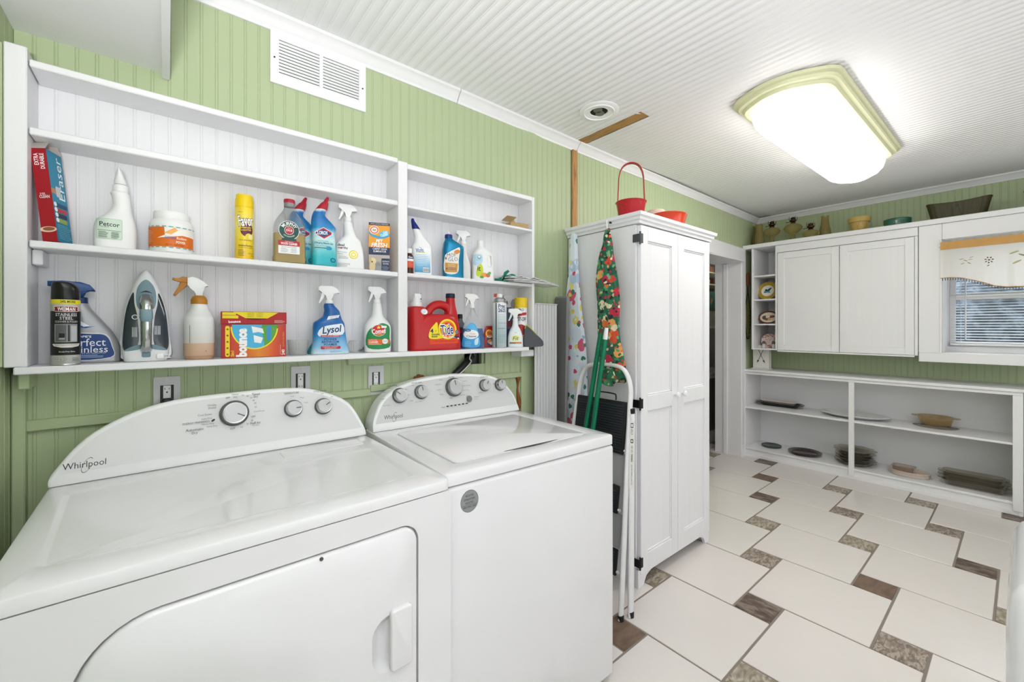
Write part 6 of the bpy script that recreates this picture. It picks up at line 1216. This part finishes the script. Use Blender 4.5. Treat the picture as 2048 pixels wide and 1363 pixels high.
obj('bowl', lathe(new(), [(.07, 0), (.084, .006), (.090, .05), (.088, .066), (.091, .070), (.089, .074), (.083, .070), (.078, .012), (0, .010)], 36), mat('green_glaze', '#2f6650', .18, coat=.5, bump=.25, bscale=120), t, smooth=50)
OLV = mat('olive_glaze', '#3f3d1f', .5)
t = thing('double_planter', 'dark olive ribbed double planter on the cabinet top', 'planter', (4.75, -1.378, ZT), 0)
def fig8(sc, z, lift):
    out = []
    for i in range(96):
        a = 2 * math.pi * i / 96; ax = .178 * sc * math.cos(a); wd = (.070 + .022 * math.cos(2 * a) + .0022 * math.cos(24 * a)) * sc
        out.append((wd * math.sin(a), ax, z + lift * (.008 * math.cos(2 * a))))
    return out
obj('planter', ring_loft(new(), [fig8(.80, 0, 0), fig8(.82, .005, 0), fig8(.90, .07, 0), fig8(.98, .130, .6), fig8(1.01, .140, 1), fig8(.99, .146, 1), fig8(.94, .130, .8), fig8(.80, .03, 0)]), OLV, t, smooth=40)
for s in (-1, 1): obj('leaf_relief', prism(new(), smooth_pts([(-.022, 0), (.022, 0), (.010, .06), (0, .10), (-.010, .06)], 3), -.006, 0, 'x', .002, 1), OLV, t, (s * .046 + (-.006 if s < 0 else .012), 0, .012), (0, R(s * 6), 0))
t = thing('dark_planter', 'dark planter at the right edge of the picture, on the cabinet top', 'planter', (4.75, -1.83, ZT), 0)
obj('planter', lathe(new(), [(.09, 0), (.10, .006), (.125, .12), (.13, .14), (.122, .14), (.09, .02), (0, .015)], 32), mat('black_green_glaze', '#20261c', .25), t, smooth=50)
# ================================================================== IN THE NICHE, ON THE WALL, ON THE LOW UNIT
def plate(name, label, loc, r, rim, well, sx=1, tilt_=14, art=(), group='plates in the niche'):
    t = thing(name, label, 'plate', loc, 0, group); t.rotation_euler = (0, R(tilt_), 0)
    def pl(prof): return lathe(new(), prof, 36, axis='x', z0=r if sx == 1 else r / sx)
    def sq(bm):
        for v in bm.verts: v.co.y *= sx if sx >= 1 else 1
        return bm
    rz_ = r
    bm = lathe(new(), [(r * .55, .006), (r * .6, .009), (r, -.004), (r, -.007), (r * .64, .002), (r * .6, .003), (0, .003)], 40, axis='x', z0=r)
    for v in bm.verts: v.co.y *= sx
    obj('plate', bm, rim, t, smooth=50)
    bm = lathe(new(), [(r * .63, .0005), (r * .5, .001), (0, .001)], 36, axis='x', z0=r)
    for v in bm.verts: v.co.y *= sx
    w = obj('well', bm, well, t, smooth=50)
    if art:
        pr = Print(lambda u, v, off: (-off * 3 - .0004, -u * sx, v + r), 0)
        for (x, z, a, b_, c, ro) in art: pr.ell(x * r, z * r, a * r, b_ * r, c, 16, 0, ro)
        pr.build(t, 'painting')
    bx('stand', IRON, t, .012, .03, -.03, .03, .0, .004)
    return t
MUST = mat('mustard_glaze', '#a98c2c', .3); CREAM = mat('cream_glaze', '#e4ded0', .3)
plate('mustard_plate', 'mustard-rimmed round plate with a blue bird, in the cabinet niche', (4.69, -.052, 1.5955), .092, MUST, CREAM, art=((-.05, -.05, .34, .14, '#2b6f8a', 25), (.15, .12, .3, .10, '#1f4a5e', 40), (-.15, .08, .12, .10, '#15252e', 0), (.05, -.15, .26, .08, '#3f93a8', -10)))
plate('oval_platter', 'brown-rimmed oval plate with painted flowers, in the cabinet niche', (4.69, -.062, 1.3497), .066, mat('brown_rim_glaze', '#5a352b', .3), CREAM, 1.45, art=((0, 0, .9, .8, '#d8ccb8', 0), (-.3, -.05, .30, .36, '#4b4a36', 20), (.0, .10, .26, .30, '#d9c7ae', 0), (.28, .1, .34, .2, '#7d3b38', 15), (-.12, -.3, .22, .2, '#7a4a4c', 0), (.12, -.32, .18, .16, '#c9a24e', 0), (.05, .1, .10, .12, '#efe3cf', 0)))
plate('transferware_plate', 'red and white transfer-printed plate at the bottom of the niche', (4.72, -.060, 1.1057), .074, ramp_mat('red_transfer', [(.35, '#8a4a40'), (.5, '#c9a497'), (.62, '#e2d4ca'), (.75, '#94564a')], 70, .3), ramp_mat('red_transfer_well', [(.4, '#a9726a'), (.52, '#e4d8d0'), (.7, '#b98a80')], 90, .3))
for i, y in enumerate((-.035, -.125)):
    t = thing('shaker', ('glass and silver shaker before the red plate, on the left', 'glass and silver shaker before the red plate, on the right')[i], 'shaker', (4.66, y, 1.1055), 0, 'shakers in the niche')
    obj('glass', lathe(new(), [(.014, 0), (.016, .003), (.013, .042)], 16), mat('shaker_glass', '#d9d4cf', .15), t); obj('top', lathe(new(), [(.0145, .042), (.0165, .05), (.014, .064), (.005, .071)], 16), mat('pewter_top', '#6d6f6a', .3, .8), t)
# ---- wire grill basket on the wall
t = thing('wire_basket_grill', 'long-handled wire grilling basket hung on the wall beside the cabinet', 'grill basket', (4.685, yw(4.685) - .012, 1.195), math.degrees(TH))
out = smooth_pts([(-.022, 0), (-.045, .06), (-.066, .17), (-.070, .25), (-.055, .35), (-.028, .42), (-.014, .46)], 4, False); wire = lambda p: (p[0], 0, p[1])
bm = new(); tube(bm, [wire(p) for p in out] + [(.014, 0, .46)] + [wire((-x, z)) for x, z in out[::-1]] + [wire(out[0])], .0045, 8); obj('rim_wire', bm, IRON, t)
def hwid(z):
    for a, b_ in zip(out, out[1:]):
        if a[1] <= z <= b_[1]: return -a[0]
    return .02
bm = new()
for k in range(-4, 16):
    for s in (-1, 1):
        seg = []
        for q in range(25):
            z = .005 + k * .03 + q * .006; x = -s * .07 + s * q * .006
            if 0 < z < .45 and abs(x) < hwid(z): seg.append((x, -.003 * s, z))
        if len(seg) > 2: tube(bm, [seg[0], seg[-1]], .0018, 5)
o = obj('wire_mesh', bm, mat('brass_wire', '#a89a4a', .35, .6), t); o['kind'] = 'stuff'
obj('shank', tube(new(), [(-.010, 0, .455), (-.008, 0, .56)], .003, 6), IRON, t); obj('shank', tube(new(), [(.010, 0, .455), (.008, 0, .56)], .003, 6), IRON, t)
obj('handle', Loft([(.55, 0, .012, .012, 2), (.57, 0, .017, .015, 2), (.64, 0, .019, .016, 2), (.68, 0, .014, .013, 2), (.69, 0, .006, .006, 2)], 3, 16).mesh(), mat('red_wood', '#7a3a22', .4), t)
# ---- napkin holder with crossed arrows
t = thing('napkin_holder', 'white wooden holder with two crossed dark arrows on the low shelf unit', 'holder', (4.70, .006, .8845), 0)
pts = [(-.075, .012), (.075, .012), (.075, .205)] + [(.075 * math.cos(R(a)), .205 + .040 * math.sin(R(a))) for a in range(30, 151, 15)] + [(-.075, .205)]
HOLD = mat('holder_white', '#dddbd4', .5)
for x in (0, .05): obj('side', prism(new(), pts, x, x + .010, 'x', .002, 1), HOLD, t)
obj('base', box(new(), -.012, .072, -.085, .085, 0, .012, .003), HOLD, t)
pr = Print(lambda u, v, off: (-off - .0005, -u, v), 0)
for s in (-1, 1):
    d = lambda u, w_: (s * (-.034 + .068 * u) + w_ * .9, .225 - .155 * u + s * w_ * .4)
    pr.poly([d(0, -.0022), d(0, .0022), d(1, .0022), d(1, -.0022)], '#26221f').poly([d(.86, -.009), d(.86, .009), d(1.04, 0)], '#26221f').poly([d(.0, -.006), d(.0, .006), d(.12, .003), d(.12, -.003)], '#4a4038')
pr.build(t, 'arrows')
# ---- dishes on the low shelf unit
SM = mat('smoke_glass', '#cfc9bb', .04, trans=.9, ior=1.3); DARK = mat('dark_glass', '#16120f', .08); AMBG = mat('amber_glass', '#e0cba4', .04, trans=.85, ior=1.3); CLG = mat('clear_glass', '#f2f4f2', .03, trans=.95, ior=1.25)
def rect_dish(name, label, loc, L_, W_, h, m, rz=0, cat='dish', flare=.012, group=None, handles=False):
    t = thing(name, label, cat, loc, rz, group)
    def rr(i, z): return [(p[1], p[0], z) for p in round_rect(-L_ + i, L_ - i, -W_ + i, W_ - i, .03, 5)]
    obj('dish', ring_loft(new(), [rr(flare, 0), rr(flare - .004, .004), rr(0, h), rr(-.008, h + .003), rr(-.008, h + .006), rr(.004, h + .003), rr(flare + .004, .008)]), m, t, smooth=50)
    if handles:
        for s in (-1, 1): obj('grip', prism(new(), smooth_pts([(-.04, s * L_), (.04, s * L_), (.035, s * (L_ + .028)), (-.035, s * (L_ + .028))], 3), h - .001, h + .005, 'z', .002, 1), m, t)
    return t
MZ, BZ = .5055, .0925
rect_dish('black_glass_tray', 'black glass oblong tray on the middle shelf, under a white tray', (4.855, -.115, MZ), .182, .075, .030, DARK, 1, 'tray', .03, handles=True)
rect_dish('white_tray', 'pale oblong tray nested in the black glass tray', (4.862, -.105, MZ + .0095), .150, .052, .036, mat('pale_tray', '#d9cfc8', .3), 1, 'tray', .02)
def round_dish(name, label, loc, prof, m, sx=1, sy=1, cat='dish', group=None, rz=0):
    t = thing(name, label, cat, loc, rz, group); obj('dish', lathe(new(), prof, 44, sx=sx, sy=sy), m, t, smooth=50); return t
round_dish('white_platter', 'large white oval platter behind the unit’s middle post', (4.775, -.735, MZ), [(.09, 0), (.10, .003), (.155, .026), (.160, .030), (.157, .033), (.10, .010), (0, .008)], mat('platter_white', '#dcdcdb', .25), 1, 1.55, 'platter')
round_dish('casserole_lid', 'shallow clear glass saucer lying under the amber casserole', (4.84, -1.245, MZ), [(.108, 0), (.112, .003), (.10, .009), (.06, .014), (0, .016)], CLG, 1, 1.22, 'saucer')  # clear glass lid of the amber casserole
t = round_dish('amber_casserole', 'amber glass casserole with two side grips on the middle shelf', (4.845, -1.245, MZ + .0165), [(.075, 0), (.082, .004), (.096, .060), (.104, .064), (.104, .068), (.092, .066), (.076, .010), (0, .008)], AMBG, 1, 1.12, 'casserole')
for s in (-1, 1): obj('grip', prism(new(), smooth_pts([(-.035, s * .112), (.035, s * .112), (.022, s * .140), (-.022, s * .140)], 3), .061, .068, 'z', .002, 1), AMBG, t)
round_dish('green_glass_plate', 'small dark green glass plate at the left of the bottom shelf', (4.79, -.060, BZ), [(.080, 0), (.088, .004), (.090, .016), (.086, .019), (.080, .014), (0, .012)], mat('green_glass', '#3c4a41', .3), 1, 1, 'plate', 'glass plates on the bottom shelf')
t = round_dish('dark_red_plate', 'dark ruby glass plate with a raised rim on the bottom shelf', (4.755, -.362, BZ), [(.09, 0), (.10, .003), (.132, .020), (.136, .026), (.130, .028), (.10, .010), (0, .008)], mat('ruby_glass', '#2a0f10', .08), 1, 1, 'plate', 'glass plates on the bottom shelf'); obj('well_ring', lathe(new(), [(.098, .011), (.1, .014), (.102, .0115)], 40, cap=False), MATS['ruby_glass'], t)
PIE = mat('pie_glass', '#dcd7cb', .04, trans=.9, ior=1.3)
for k in range(5):
    n = 44; bm = new(); z0 = k * .024; R0 = (.150, .140, .138, .140, .148)[k]; wav = (.004, .002, .002, .006, .008)[k]
    def rg(r, z): return [((r + wav * (r > .13) * math.cos(11 * 2 * math.pi * i / n)) * math.cos(2 * math.pi * i / n), (r + wav * (r > .13) * math.cos(11 * 2 * math.pi * i / n)) * math.sin(2 * math.pi * i / n), z) for i in range(n)]
    ring_loft(bm, [rg(.095, 0), rg(.100, .003), rg(R0 - .018, .030), rg(R0, .034), rg(R0, .038), rg(R0 - .022, .034), rg(.094, .0085)])
    t = thing('pie_plate', ('bottom glass pie plate of the stack of five', 'second glass pie plate from the bottom of the stack', 'middle glass pie plate of the stack of five', 'second glass pie plate from the top of the stack', 'topmost fluted glass pie plate of the stack')[k], 'pie plate', (4.762 + .003 * (k % 2), -.745 + .004 * (k % 3), BZ + z0), k * 13, 'stack of glass pie plates'); obj('plate', bm, PIE, t, smooth=60)
round_dish('beige_oval_dish', 'beige oval baking dish with a small glass dish set in it', (4.74, -1.10, BZ), [(.078, 0), (.084, .003), (.090, .036), (.094, .040), (.092, .043), (.084, .038), (.078, .010), (0, .009)], mat('beige_ware', '#cdbfb2', .3), 1, 1.45, 'dish')
rect_dish('small_glass_dish', 'small square smoked glass dish inside the beige oval dish', (4.735, -1.068, BZ + .0105), .066, .055, .055, mat('rose_glass', '#ddd0c6', .04, trans=.88, ior=1.3), 0, 'dish', .008)
for k in range(3):
    rect_dish('baking_dish', ('lowest smoked glass baking dish of the nested three', 'middle smoked glass baking dish of the nested three', 'uppermost smoked glass baking dish, tipped inside the other two')[k], (4.745 + .004 * k, -1.462 + .004 * k, BZ + .0255 * k), .163 - .004 * k, .082 - .003 * k, .045, SM, 0, 'baking dish', .022, 'nested glass baking dishes', True)
